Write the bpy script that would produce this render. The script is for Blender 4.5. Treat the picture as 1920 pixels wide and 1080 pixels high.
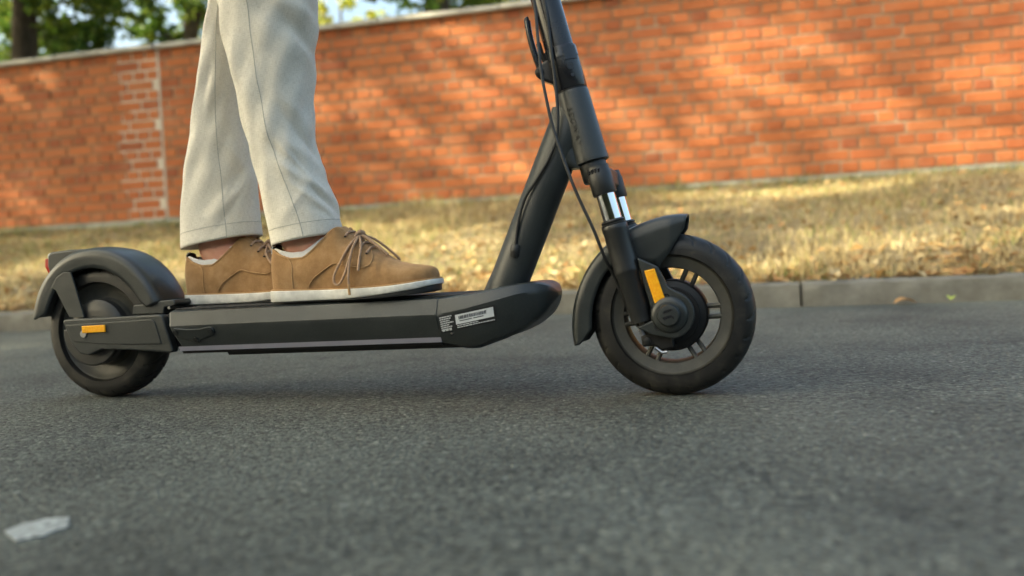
import bpy, bmesh, math, random
import numpy as np
from mathutils import Matrix, Vector

random.seed(7); rng = np.random.default_rng(7)
for o in list(bpy.data.objects): bpy.data.objects.remove(o)
scene = bpy.context.scene; COL = scene.collection
R = math.radians

# ------------------------------------------------------------------ camera
PSI, PITCH, ROLL = R(12.5), math.atan(52/1600), math.atan(0.049)
CAM = np.array([0, 0, 0.228])
FW = np.array([-math.sin(PSI)*math.cos(PITCH), math.cos(PSI)*math.cos(PITCH), -math.sin(PITCH)])
_r = np.array([math.cos(PSI), math.sin(PSI), 0]); _u = np.cross(_r, FW)
RT = _r*math.cos(ROLL) - _u*math.sin(ROLL); UP = _u*math.cos(ROLL) + _r*math.sin(ROLL)
cd = bpy.data.cameras.new('camera'); cam = bpy.data.objects.new('camera', cd); COL.objects.link(cam)
cam.matrix_world = Matrix([[RT[i], UP[i], -FW[i], CAM[i]] for i in range(3)] + [[0, 0, 0, 1]])
cd.sensor_width = 36; cd.lens = 30; cd.clip_start = 0.02; cd.clip_end = 3000
cd.dof.use_dof = True; cd.dof.focus_distance = 1.46; cd.dof.aperture_fstop = 2.3; cd.dof.aperture_blades = 9
scene.camera = cam

# ------------------------------------------------------------------ sky, sun, exposure
SUN = np.array([-0.74, -0.42, 0.53]); SUN = SUN/np.linalg.norm(SUN)
world = bpy.data.worlds.new('World'); scene.world = world; world.use_nodes = True
wn = world.node_tree; bg = wn.nodes['Background']
sky = wn.nodes.new('ShaderNodeTexSky'); sky.sky_type = 'NISHITA'; sky.sun_disc = False
sky.sun_elevation = math.asin(SUN[2]); sky.sun_rotation = math.atan2(SUN[0], SUN[1])
sky.air_density = 1.0; sky.dust_density = 8.0; sky.ozone_density = 0.5
wn.links.new(sky.outputs[0], bg.inputs[0]); bg.inputs[1].default_value = 0.15
sl = bpy.data.lights.new('sun', 'SUN'); sl.energy = 5.0; sl.angle = R(0.9); sl.color = (1, .86, .64)
so = bpy.data.objects.new('sun', sl); COL.objects.link(so)
so.rotation_euler = Vector(-SUN).to_track_quat('-Z', 'Y').to_euler(); so.location = (-6, -5, 8)
scene.view_settings.view_transform = 'Standard'; scene.view_settings.look = 'None'
scene.view_settings.exposure = 1.9; scene.view_settings.gamma = 1
scene.view_settings.use_white_balance = True; scene.view_settings.white_balance_temperature = 6500; scene.view_settings.white_balance_tint = -2

# ------------------------------------------------------------------ materials
MATS = {}
class NT:
    def __init__(s, name):
        s.m = bpy.data.materials.new(name); s.m.use_nodes = True; s.t = s.m.node_tree
        s.b = s.t.nodes['Principled BSDF']; s.out = s.t.nodes['Material Output']
        MATS[name] = s.m
    def n(s, kind, **kw):
        nd = s.t.nodes.new('ShaderNode'+kind)
        for k, v in kw.items():
            if k.startswith('i_'):
                key = k[2:]; key = int(key) if key.isdigit() else key.replace('_', ' ')
                s.set(nd.inputs[key], v)
            else: setattr(nd, k, v)
        return nd
    def set(s, inp, v):
        if isinstance(v, bpy.types.NodeSocket): s.t.links.new(v, inp)
        elif isinstance(v, tuple) and len(v) == 3 and inp.type == 'RGBA': inp.default_value = (*v, 1)
        else: inp.default_value = v
    def P(s, **kw):
        for k, v in kw.items(): s.set(s.b.inputs[k.replace('_', ' ')], v)
    def obj(s): return s.n('TexCoord').outputs['Object']
    def noise(s, scale, detail=4, rough=.55, vec=None):
        nd = s.n('TexNoise', i_Scale=scale, i_Detail=detail, i_Roughness=rough)
        s.t.links.new(vec if vec is not None else s.obj(), nd.inputs['Vector']); return nd.outputs['Fac']
    def ramp(s, fac, stops):
        nd = s.n('ValToRGB'); cr = nd.color_ramp
        while len(cr.elements) < len(stops): cr.elements.new(.5)
        for e, (p, c) in zip(cr.elements, stops):
            e.position = p; e.color = (*c, 1) if isinstance(c, tuple) else (c, c, c, 1)
        s.t.links.new(fac, nd.inputs[0]); return nd.outputs[0]
    def mix(s, fac, a, b, mode='MIX'):
        nd = s.n('Mix', data_type='RGBA', blend_type=mode)
        s.set(nd.inputs[0], fac); s.set(nd.inputs[6], a); s.set(nd.inputs[7], b); return nd.outputs[2]
    def math(s, op, a, b=0.):
        nd = s.n('Math', operation=op); s.set(nd.inputs[0], a); s.set(nd.inputs[1], b); return nd.outputs[0]
    def bump(s, h, dist=.001, strength=1.):
        nd = s.n('Bump', i_Strength=strength, i_Distance=dist); s.t.links.new(h, nd.inputs['Height'])
        s.t.links.new(nd.outputs[0], s.b.inputs['Normal'])

def simple(name, col, rough=.5, metal=0., var=.15, scale=60, bumpd=0., bscale=400, spec=.5, rvar=.1):
    m = NT(name); f = m.noise(scale)
    lo = tuple(c*(1-var) for c in col); hi = tuple(min(1, c*(1+var)) for c in col)
    m.P(Base_Color=m.ramp(f, [(.3, lo), (.7, hi)]), Metallic=metal)
    m.b.inputs['Specular IOR Level'].default_value = spec
    m.P(Roughness=m.ramp(m.noise(scale*.6), [(.3, max(0, rough-rvar)), (.7, min(1, rough+rvar))]))
    if bumpd: m.bump(m.noise(bscale, 3), bumpd)
    return m.m

def dusty(name, col, rough):
    m = NT(name); f = m.noise(26, 6, .7); g_ = m.noise(420, 3, .7); h = m.noise(6, 3)
    c = m.ramp(f, [(.3, tuple(k*.85 for k in col)), (.7, tuple(k*1.15 for k in col))])
    c = m.mix(m.math('MULTIPLY', m.ramp(g_, [(.5, 0.), (.75, .22)]), m.ramp(h, [(.35, .15), (.7, 1.)])), c, (.13, .12, .10))
    m.P(Base_Color=c, Roughness=m.ramp(f, [(.3, rough-.07), (.7, rough+.1)])); m.bump(m.noise(1500, 3), .00014)
dusty('matte_grey', (.022, .0255, .0245), .35)
simple('matte_dark', (.014, .0145, .014), .42, 0, .15, 30, .00012, 1500)
simple('gloss_black', (.012, .012, .014), .22, 0, .1, 30)
simple('black_plastic', (.008, .008, .008), .5, 0, .2, 40, spec=.3)
simple('cable_rubber', (.010, .010, .010), .45, 0, .2, 200)
simple('chrome', (.75, .75, .76), .08, 1, .03, 80, rvar=.03)
simple('steel', (.42, .42, .43), .3, 1, .1, 80)
simple('strip_grey', (.27, .26, .30), .4, 0, .06, 40)
simple('sole_white', (.66, .64, .58), .6, 0, .18, 55)
simple('sole_black', (.015, .015, .015), .6)
simple('lace', (.33, .210, .125), .85, 0, .2, 300, .0003, 1500)
simple('stitch', (.42, .25, .11), .85, 0, .15, 300)
simple('lining_dark', (.02, .018, .016), .9)
simple('sock_white', (.72, .71, .69), .9, 0, .06, 200, .0003, 1800)
simple('shirt', (.12, .16, .22), .9, 0, .08, 80, .0003, 900)
simple('hair', (.04, .022, .012), .6, 0, .3, 120)
simple('label_white', (.62, .63, .62), .4, 0, .04, 60)
simple('label_dark', (.02, .02, .02), .4)
simple('label_print', (.10, .10, .10), .5)
simple('label_print_light', (.50, .51, .50), .5)
simple('red_lens', (.42, .03, .02), .25)
simple('paint_white', (.30, .31, .285), .85, 0, .45, 120, .0015, 220)
simple('scratch_white', (.55, .55, .5), .5)
simple('grip', (.014, .014, .014), .7, 0, .2, 200, .0005, 600)

m = NT('rubber')
f = m.noise(45, 6); f2 = m.noise(500, 2)
m.P(Base_Color=m.ramp(f, [(.3, (.0075, .0073, .0068)), (.55, (.0125, .0117, .0100)), (.76, (.040, .035, .026))]),
    Roughness=m.ramp(f, [(.3, .36), (.8, .65)])); m.bump(f2, .0003); m.b.inputs['Specular IOR Level'].default_value = .38

m = NT('rim_dark')
m.P(Base_Color=m.ramp(m.noise(40, 5), [(.3, (.036, .035, .029)), (.75, (.070, .066, .052))]), Roughness=.48)

m = NT('amber')
v = m.n('TexVoronoi', i_Scale=260.); m.t.links.new(m.obj(), v.inputs['Vector'])
m.P(Base_Color=m.ramp(v.outputs['Distance'], [(0., (.98, .46, .02)), (.7, (.92, .36, .012))]), Roughness=.25)
m.b.inputs['Subsurface Weight'].default_value = .15
m.bump(v.outputs['Distance'], .0003)

m = NT('grip_mat')
v = m.n('TexVoronoi', i_Scale=160.); m.t.links.new(m.obj(), v.inputs['Vector'])
m.P(Base_Color=(.014, .014, .014), Roughness=.8); m.bump(v.outputs['Distance'], .0015)

m = NT('suede')
a = m.noise(30, 6, .68); b = m.noise(260, 4, .7); c = m.noise(1500, 2)
base = m.ramp(a, [(.28, (.205, .112, .048)), (.5, (.30, .172, .074)), (.74, (.41, .25, .120))])
m.P(Base_Color=m.mix(m.ramp(b, [(.35, .0), (.7, .30)]), base, (.25, .130, .050)), Roughness=.95)
m.b.inputs['Specular IOR Level'].default_value = .15
m.P(Sheen_Weight=.5, Sheen_Roughness=.5, Sheen_Tint=(.9, .6, .35))
m.bump(m.math('ADD', b, c), .0006)

m = NT('linen')
tc = m.n('TexCoord'); uv = tc.outputs['UV']
mp = m.n('Mapping'); m.t.links.new(uv, mp.inputs[0]); mp.inputs['Scale'].default_value = (1.0, .06, 1)
mp2 = m.n('Mapping'); m.t.links.new(uv, mp2.inputs[0]); mp2.inputs['Scale'].default_value = (.06, 1.0, 1)
n1 = m.noise(1700, 2, .6, mp.outputs[0]); n2 = m.noise(1700, 2, .6, mp2.outputs[0])
weave = m.math('ADD', n1, n2)
big = m.noise(5, 2)
base = m.ramp(weave, [(.70, (.53, .485, .395)), (1., (.62, .575, .475)), (1.25, (.70, .655, .555))])
m.P(Base_Color=m.mix(m.ramp(big, [(.3, 0.), (.8, .10)]), base, (.50, .455, .36)), Roughness=.92)
m.b.inputs['Specular IOR Level'].default_value = .2
m.P(Sheen_Weight=.25, Sheen_Roughness=.5)
m.bump(weave, .00035)
simple('seam_thread', (.42, .40, .34), .95, 0, .1, 300)

m = NT('skin')
m.P(Base_Color=m.ramp(m.noise(28, 5), [(.3, (.58, .265, .175)), (.7, (.68, .36, .25))]), Roughness=.5)
m.b.inputs['Subsurface Weight'].default_value = .25; m.b.inputs['Subsurface Radius'].default_value = (.012, .005, .003)
m.bump(m.noise(320, 4), .0006)

# asphalt: dark binder with exposed aggregate in several greys
m = NT('asphalt')
co = m.obj()
v1 = m.n('TexVoronoi', i_Scale=190., i_Randomness=1.); m.t.links.new(co, v1.inputs['Vector'])
v2 = m.n('TexVoronoi', i_Scale=430.); m.t.links.new(co, v2.inputs['Vector'])
stone = m.n('SeparateColor'); m.t.links.new(v1.outputs['Color'], stone.inputs[0])
stone2 = m.n('SeparateColor'); m.t.links.new(v2.outputs['Color'], stone2.inputs[0])
big = m.noise(1.3, 5, .6); mid = m.noise(80, 4, .7)
c1 = m.ramp(stone.outputs[0], [(.0, (.032, .031, .028)), (.35, (.082, .080, .072)), (.7, (.125, .121, .108)), (.93, (.19, .175, .145)), (1., (.34, .32, .27))])
c2 = m.ramp(stone2.outputs[1], [(0., (.036, .035, .031)), (.6, (.10, .096, .084)), (1., (.17, .158, .132))])
c = m.mix(.35, c1, c2)
pits = m.ramp(mid, [(.36, .12), (.49, 1.), (.60, 1.), (.70, 1.5)])
c = m.mix(1., c, pits, 'MULTIPLY')
c = m.mix(m.ramp(big, [(.35, 0.), (.7, .35)]), c, (.135, .122, .098))
m.P(Base_Color=c, Roughness=m.ramp(stone.outputs[2], [(0., .62), (1., .9)]))
m.b.inputs['Specular IOR Level'].default_value = .35
cw = m.n('Mapping'); m.t.links.new(co, cw.inputs[0])
wob = m.n('TexNoise', i_Scale=6., i_Detail=5.); m.t.links.new(co, wob.inputs['Vector'])
wv = m.n('VectorMath', operation='MULTIPLY_ADD'); m.t.links.new(wob.outputs['Color'], wv.inputs[0]); wv.inputs[1].default_value = (.22, .22, .22); m.t.links.new(co, wv.inputs[2])
ve = m.n('TexVoronoi', feature='DISTANCE_TO_EDGE', i_Scale=.75); m.t.links.new(wv.outputs[0], ve.inputs['Vector'])
crack = m.math('MULTIPLY', m.ramp(ve.outputs['Distance'], [(.0008, 1.), (.0030, 0.)]), m.ramp(m.noise(1.7, 2), [(.52, 0.), (.60, .75)]))
c = m.mix(crack, c, (.018, .018, .017))
stain = m.ramp(m.noise(2.4, 6, .62), [(.36, .66), (.5, 1.), (.68, 1.22)])
c = m.mix(1., c, stain, 'MULTIPLY')
grit = m.n('TexVoronoi', i_Scale=26.); m.t.links.new(co, grit.inputs['Vector'])
c = m.mix(m.ramp(grit.outputs['Distance'], [(.050, .85), (.075, 0.)]), c, (.36, .34, .29))
c = m.mix(1., c, (.83, .93, .91), 'MULTIPLY')
m.P(Base_Color=c)
h = m.math('ADD', m.math('MULTIPLY', v1.outputs['Distance'], -.8), m.math('MULTIPLY', mid, 1.2))
h = m.math('ADD', h, m.math('MULTIPLY', v2.outputs['Distance'], -.3))
m.bump(h, .0032, .9)

m = NT('kerb_concrete')
a = m.noise(9, 6, .65); b = m.noise(160, 3)
c = m.ramp(a, [(.3, (.075, .070, .056)), (.5, (.125, .118, .098)), (.72, (.18, .172, .146))])
c = m.mix(m.ramp(b, [(.4, 0.), (.75, .5)]), c, (.11, .105, .095))
m.P(Base_Color=c, Roughness=.9); m.bump(b, .0015)
simple('plinth_concrete', (.27, .27, .22), .9, 0, .35, 9, .002, 80)
simple('coping_concrete', (.40, .375, .32), .9, 0, .22, 8, .0015, 120)

def brick_mat(name, island):
    m = NT(name)
    rnd = m.n('NewGeometry').outputs['Random Per Island'] if island else m.n('ObjectInfo').outputs['Random']
    c = m.ramp(rnd, [(0., (.24, .066, .024)), (.12, (.32, .088, .026)), (.45, (.385, .114, .033)), (.8, (.43, .134, .038)), (1., (.37, .125, .044))])
    pos = m.n('NewGeometry').outputs['Position']
    n = m.noise(45, 5, .65, pos); n2 = m.noise(4.5, 4, .6, pos)
    c = m.mix(m.ramp(n, [(.4, 0.), (.8, .45)]), c, (.24, .06, .022))
    c = m.mix(m.ramp(n2, [(.5, 0.), (.85, .35)]), c, (.50, .27, .15))
    m.P(Base_Color=c, Roughness=.88); m.bump(n, .0025)
brick_mat('brick_single', False); brick_mat('brick_many', True)

m = NT('mortar')
pos = m.n('NewGeometry').outputs['Position']
sx = m.n('SeparateXYZ'); m.t.links.new(pos, sx.inputs[0])
n = m.noise(3.2, 5, .6, pos); n2 = m.noise(50, 3, .6, pos)
base = m.ramp(n, [(.33, (.19, .125, .072)), (.56, (.25, .175, .105)), (.74, (.46, .36, .25))])
# chalky repointing beside the movement joint (x from about -4.85 to -4.39), ragged on its left side
edge = m.math('ADD', sx.outputs[0], m.math('MULTIPLY', m.noise(7, 3, .6, pos), .42))
msk = m.math('MULTIPLY', m.ramp(m.math('ADD', edge, 5.38), [(.80, 0.), (.86, 1.)]), m.math('LESS_THAN', sx.outputs[0], -4.37))
c = m.mix(msk, base, (.58, .50, .40))
left = m.math('MULTIPLY', m.math('LESS_THAN', sx.outputs[0], -4.4), m.math('SUBTRACT', 1., msk))
c = m.mix(m.math('MULTIPLY', left, .75), c, (.26, .15, .075))
m.P(Base_Color=m.mix(m.ramp(n2, [(.4, 0.), (.8, .35)]), c, (.15, .12, .09)), Roughness=.95); m.bump(n2, .003)
simple('joint_filler', (.42, .37, .31), .9, 0, .1, 20)

m = NT('soil')
a = m.noise(3.5, 6, .65); b = m.noise(70, 4, .7)
c = m.ramp(a, [(.3, (.20, .15, .075)), (.5, (.28, .215, .11)), (.7, (.36, .28, .15))])
m.P(Base_Color=m.mix(m.ramp(b, [(.35, .0), (.7, .6)]), c, (.13, .095, .05)), Roughness=.95); m.bump(b, .02)

def attr_mat(name, trans=.25, rough=.7):
    m = NT(name); a = m.n('Attribute', attribute_name='Col')
    n = m.noise(180, 2)
    c = m.mix(m.ramp(n, [(.35, 0.), (.8, .3)]), a.outputs['Color'], (.06, .05, .02))
    m.P(Base_Color=c, Roughness=rough)
    m.b.inputs['Specular IOR Level'].default_value = .3
    tr = m.n('BsdfTranslucent'); m.t.links.new(c, tr.inputs[0])
    mx = m.n('MixShader', i_0=trans); m.t.links.new(m.b.outputs[0], mx.inputs[1]); m.t.links.new(tr.outputs[0], mx.inputs[2])
    m.t.links.new(mx.outputs[0], m.out.inputs['Surface'])
attr_mat('grass_blade', .3); attr_mat('dry_leaf', .2); attr_mat('tree_leaf', .5, .5)

m = NT('bark')
mp = m.n('Mapping'); m.t.links.new(m.obj(), mp.inputs[0]); mp.inputs['Scale'].default_value = (1, 1, .25)
n = m.noise(22, 6, .65, mp.outputs[0])
m.P(Base_Color=m.ramp(n, [(.3, (.035, .026, .018)), (.7, (.13, .10, .07))]), Roughness=.95); m.bump(n, .03)

# ------------------------------------------------------------------ mesh helpers
def mk(name, verts, faces, mat, parent=None, smooth=True, bevel=0., bseg=2, angle=35, recalc=True, solid=0., subsurf=0, loc=None):
    me = bpy.data.meshes.new(name)
    me.from_pydata([tuple(map(float, v)) for v in verts], [], [tuple(int(i) for i in f) for f in faces])
    if recalc:
        bm = bmesh.new(); bm.from_mesh(me)
        bmesh.ops.remove_doubles(bm, verts=bm.verts, dist=1e-6)
        bmesh.ops.recalc_face_normals(bm, faces=bm.faces); bm.to_mesh(me); bm.free()
    me.materials.append(MATS[mat])
    me.polygons.foreach_set('use_smooth', [smooth]*len(me.polygons))
    if smooth and angle: me.set_sharp_from_angle(angle=R(angle))
    o = bpy.data.objects.new(name, me); COL.objects.link(o)
    if parent: o.parent = parent
    if loc is not None: o.location = loc
    if solid:
        md = o.modifiers.new('thick', 'SOLIDIFY'); md.thickness = solid; md.offset = -1
    if bevel:
        md = o.modifiers.new('bevel', 'BEVEL'); md.width = bevel; md.segments = bseg; md.limit_method = 'ANGLE'; md.angle_limit = R(32)
        md.harden_normals = False
    if subsurf:
        md = o.modifiers.new('sub', 'SUBSURF'); md.levels = subsurf; md.render_levels = subsurf
    return o
def tag(o, label, cat, group=None, kind=None):
    if label: o['label'] = label
    if cat: o['category'] = cat
    if group: o['group'] = group
    if kind: o['kind'] = kind
    return o
def empty(name, loc=(0, 0, 0), rz=0.):
    o = bpy.data.objects.new(name, None); COL.objects.link(o); o.location = loc; o.rotation_euler = (0, 0, rz)
    o.empty_display_size = .1; return o
class G:                                   # geometry collector
    def __init__(s): s.v = []; s.f = []
    def add(s, v, f):
        k = len(s.v); s.v += [tuple(p) for p in v]; s.f += [tuple(i+k for i in q) for q in f]; return s
    def mk(s, *a, **k): return mk(a[0], s.v, s.f, *a[1:], **k)
def loft(rings, cap=True, closed=True):
    m = len(rings[0]); v = [tuple(p) for r in rings for p in r]; f = []
    for i in range(len(rings)-1):
        for j in range(m if closed else m-1):
            k = (j+1) % m; f.append((i*m+j, i*m+k, (i+1)*m+k, (i+1)*m+j))
    if cap and closed:
        f.append(tuple(range(m))); f.append(tuple((len(rings)-1)*m+j for j in range(m)))
    return v, f
def frames(path):
    path = np.asarray(path, float); t = np.gradient(path, axis=0); t /= np.linalg.norm(t, axis=1)[:, None]
    ref = np.array([0, 0, 1.]) if abs(t[0][2]) < .9 else np.array([0, 1., 0])
    a = np.cross(t[0], ref); a /= np.linalg.norm(a); out = []
    for k in t:
        a = a - k*(a@k); a /= np.linalg.norm(a); out.append((a, np.cross(k, a)))
    return path, t, out
def tube(path, r, seg=10, cap=True, ry=None):
    path, t, fr = frames(path); n = len(path)
    r = np.full(n, r) if np.isscalar(r) else np.asarray(r, float); ry = r if ry is None else (np.full(n, ry) if np.isscalar(ry) else np.asarray(ry))
    rings = []
    for p, (a, b), ra, rb in zip(path, fr, r, ry):
        rings.append([p+a*ra*math.cos(q)+b*rb*math.sin(q) for q in np.linspace(0, 2*math.pi, seg, endpoint=False)])
    return loft(rings, cap)
def spline(pts, n=40):
    pts = np.asarray(pts, float); k = len(pts); out = []
    P = np.vstack([2*pts[0]-pts[1], pts, 2*pts[-1]-pts[-2]])
    for i in range(k-1):
        p0, p1, p2, p3 = P[i:i+4]
        for t in np.linspace(0, 1, max(2, n//(k-1)), endpoint=False):
            out.append(.5*((2*p1)+(-p0+p2)*t+(2*p0-5*p1+4*p2-p3)*t*t+(-p0+3*p1-3*p2+p3)*t**3))
    out.append(pts[-1]); return np.array(out)
def P(u, n, w): return (u, -n, w)
def PL(L): return [P(*q) for q in L]
def cyl(a, b, r0, r1=None, seg=28, extra=None):     # tapered cylinder between two points
    a = np.array(a, float); b = np.array(b, float); r1 = r0 if r1 is None else r1
    if extra: ts, rs = zip(*extra)
    else: ts, rs = (0, 1), (r0, r1)
    d = (b-a)/np.linalg.norm(b-a); ref = np.array([0, 1., 0]) if abs(d[1]) < .9 else np.array([1., 0, 0])
    x = np.cross(d, ref); x /= np.linalg.norm(x); y = np.cross(d, x)
    return loft([[a+(b-a)*t+(x*math.cos(q)+y*math.sin(q))*r for q in np.linspace(0, 2*math.pi, seg, endpoint=False)] for t, r in zip(ts, rs)])
def lathe(c, prof, seg=64, closed=True, fn=None):   # revolve (r, n) profile round the lateral axis through c=(u,w)
    rings = []
    for q in np.linspace(0, 2*math.pi, seg, endpoint=False):
        ring = []
        for (r, n) in prof:
            rr = r if fn is None else r+fn(q, r, n)
            ring.append(P(c[0]+rr*math.cos(q), n, c[1]+rr*math.sin(q)))
        rings.append(ring)
    m = len(prof); v = [p for r in rings for p in r]; f = []
    for i in range(seg):
        k = (i+1) % seg
        for j in range(m if closed else m-1):
            l = (j+1) % m; f.append((i*m+j, k*m+j, k*m+l, i*m+l))
    return v, f
def disc(c, prof, seg=48):                          # lathe with a pole-free solid: profile from outer back to front face centre
    v, f = lathe(c, prof, seg, False); m = len(prof)
    f.append(tuple(i*m for i in range(seg))); f.append(tuple(i*m+m-1 for i in range(seg))); return v, f
def plate(poly, n0, n1):
    m = len(poly); v = [P(u, n0, w) for u, w in poly]+[P(u, n1, w) for u, w in poly]
    f = [(i, (i+1) % m, m+(i+1) % m, m+i) for i in range(m)]+[tuple(range(m)), tuple(range(m, 2*m))]
    return v, f
def rbox(u0, u1, n0, n1, w0, w1): return plate([(u0, w0), (u1, w0), (u1, w1), (u0, w1)], n0, n1)
def arc(c, r, a0, a1, k=12): return [(c[0]+r*math.cos(R(a)), c[1]+r*math.sin(R(a))) for a in np.linspace(a0, a1, k)]
def ip(x, xs, ys):                                   # smooth (monotone-ish) interpolation
    xs = np.asarray(xs, float); ys = np.asarray(ys, float); i = int(np.clip(np.searchsorted(xs, x)-1, 0, len(xs)-2))
    d = np.gradient(ys, xs); h = xs[i+1]-xs[i]; t = min(1, max(0, (x-xs[i])/h))
    s = (ys[i+1]-ys[i])/h; d0, d1 = d[i], d[i+1]
    if s == 0: d0 = d1 = 0
    else:
        d0 = np.clip(d0/s, 0, 3)*s; d1 = np.clip(d1/s, 0, 3)*s
    return (2*t**3-3*t*t+1)*ys[i]+(t**3-2*t*t+t)*h*d0+(-2*t**3+3*t*t)*ys[i+1]+(t**3-t*t)*h*d1
def fast(name, V, F, mat, cols=None, smooth=False, parent=None):    # big numpy meshes (equal-size faces)
    V = np.asarray(V, np.float32); F = np.asarray(F, np.int32); me = bpy.data.meshes.new(name); k = F.shape[1]
    me.vertices.add(len(V)); me.vertices.foreach_set('co', V.ravel())
    me.loops.add(F.size); me.loops.foreach_set('vertex_index', F.ravel())
    me.polygons.add(len(F)); me.polygons.foreach_set('loop_start', np.arange(0, F.size, k, dtype=np.int32))
    me.polygons.foreach_set('loop_total', np.full(len(F), k, np.int32))
    me.polygons.foreach_set('use_smooth', np.full(len(F), smooth))
    if cols is not None:
        at = me.color_attributes.new('Col', 'FLOAT_COLOR', 'POINT')
        at.data.foreach_set('color', np.hstack([cols, np.ones((len(cols), 1))]).astype(np.float32).ravel())
    me.update(calc_edges=True); me.validate(); me.materials.append(MATS[mat])
    o = bpy.data.objects.new(name, me); COL.objects.link(o)
    if parent: o.parent = parent
    return o
def project(p):
    q = np.asarray(p)-CAM; d = q@FW
    return 960+1600*(q@RT)/d, 540-1600*(q@UP)/d, d
def sn(x, y, seed=0):                                # cheap smooth noise field
    r_ = np.random.default_rng(seed); s = 0
    for k in range(7):
        a = r_.uniform(0, 6.28); fq = r_.uniform(.6, 1.6)*(1.55**k); s = s+np.sin(fq*(x*math.cos(a)+y*math.sin(a))+r_.uniform(0, 6.28))/(1.35**k)
    return s/3.0

# ------------------------------------------------------------------ the setting: ground, road, kerb, bank
KS = -0.048
def kerb_y(x): return 3.42+KS*(x+1.0)
def bank_z(x, y):
    t = np.clip((y-(kerb_y(x)+.10))/(6.42-(kerb_y(x)+.10)), 0, 1.2)
    return .078+.618*np.minimum(t, 1)**1.03+.018*sn(x*1.3, y*1.3, 3)*np.minimum(1, t*8)+.012*sn(x*5, y*5, 4)*np.minimum(1, t*8)
def grid(xs, ys, fz):
    X, Y = np.meshgrid(xs, ys); Z = fz(X, Y); V = np.stack([X, Y, Z], -1).reshape(-1, 3); w = len(xs)
    i = np.arange(len(ys)-1)[:, None]*w+np.arange(w-1)[None]; i = i.ravel()
    return V, np.stack([i, i+1, i+w+1, i+w], 1)
g = fast('ground', *grid(np.array([-900, -40, -12, 8, 40, 900.]), np.array([-900, -40, -5.5, 2, 7, 40, 900.]), lambda x, y: x*0-.06-.02*(np.abs(x) > 30)), 'soil'); tag(g, 'bare brown earth reaching to the horizon round the road', 'ground', kind='structure')
xs = np.linspace(-60, 60, 121)
V = []; F = []
for i, x in enumerate(xs): V += [(x, kerb_y(x)+.03, 0), (x, -5.2+KS*(x+1), 0)]
F = [(2*i, 2*i+1, 2*i+3, 2*i+2) for i in range(len(xs)-1)]
road = mk('road', V, F, 'asphalt', smooth=False); tag(road, 'grey speckled asphalt road the scooter rides on', 'road', kind='structure')
for p in road.data.polygons:
    if p.normal.z < 0: p.flip()
V, F = grid(np.linspace(-40, 40, 81), np.array([-12., -5.1]), lambda x, y: x*0+.05); V[:, 1] += KS*(V[:, 0]+1)
tag(fast('verge', V, F, 'soil'), 'earth verge on the near side of the road', 'verge', kind='structure')
# bank
def bankgrid():
    xs = np.concatenate([np.linspace(-30, -8, 23)[:-1], np.linspace(-8, 5, 210), np.linspace(5, 25, 21)[1:]])
    T = np.linspace(0, 1, 60); X = np.repeat(xs[None], len(T), 0); Y = kerb_y(X)+.11+(6.47-kerb_y(X)-.11)*T[:, None]
    Z = bank_z(X, Y); V = np.stack([X, Y, Z], -1).reshape(-1, 3); w = len(xs)
    i = (np.arange(len(T)-1)[:, None]*w+np.arange(w-1)[None]).ravel()
    return V, np.stack([i, i+1, i+w+1, i+w], 1)
bank = fast('bank', *bankgrid(), 'soil', smooth=True); tag(bank, 'sloping earth bank between the kerb and the brick wall', 'bank', kind='structure')
tag(fast('yard', *grid(np.array([-60., 60]), np.array([6.68, 60.]), lambda x, y: x*0+.70), 'soil'), 'earth ground behind the brick wall', 'yard', kind='structure')
kerb = empty('kerb', (0, kerb_y(0), 0), math.atan(KS)); tag(kerb, 'low grey concrete kerb along the foot of the grass bank', 'kerb', kind='structure')
def kerb_mesh():
    prof = [(0, -.05), (.004, .055), (.010, .082), (.022, .090), (.118, .093), (.125, .086), (.125, -.05)]
    rings = [[(x, y+rng.normal(0, .0022), z+rng.normal(0, .0020)) for y, z in prof] for x in np.linspace(.005, .995, 26)]
    return loft(rings)
kms = []
for k in range(3):
    o = mk('kerb_stone', *kerb_mesh(), 'kerb_concrete', kerb, angle=40); kms.append(o.data)
    if k: bpy.data.objects.remove(o)
    else: first = o
J0 = 0.365
first.location.x = J0
for k in range(-14, 12):
    if k == 0: continue
    o = bpy.data.objects.new('kerb_stone', kms[k % 3]); COL.objects.link(o); o.parent = kerb; o.location.x = J0+k; o.location.z = rng.uniform(-.002, .002)

# road paint fragments
def blob(name, c, pts, label):
    pts = [(np.array(pts[i])*(1-t_)+np.array(pts[(i+1) % len(pts)])*t_)+rng.normal(0, .0011, 2) for i in range(len(pts)) for t_ in np.linspace(0, 1, 7, endpoint=False)]
    v = [(c[0]+a, c[1]+b, .0016) for a, b in pts]+[(c[0]+a, c[1]+b, .0003) for a, b in pts]; k = len(pts)
    f = [tuple(range(k))]+[(i, (i+1) % k, k+(i+1) % k, k+i) for i in range(k)]
    return tag(mk(name, v, f, 'paint_white', smooth=False), label, 'road marking', kind='structure')
blob('road_marking', (-.605, .660), [(-0.0298, -0.0037), (0.0025, -0.025), (0.0164, -0.0125), (0.0202, 0.0182), (0.0006, 0.043), (-0.018, 0.0403), (-0.0297, 0.0231), (-0.0327, 0.0069)], 'worn chip of white paint on the asphalt')
blob('road_marking', (.272, .80), [(-.008, -.004), (.012, -.008), (.030, .004), (.020, .014), (-.004, .010)], 'tiny pale paint chip on the asphalt ahead of the front wheel')

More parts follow.
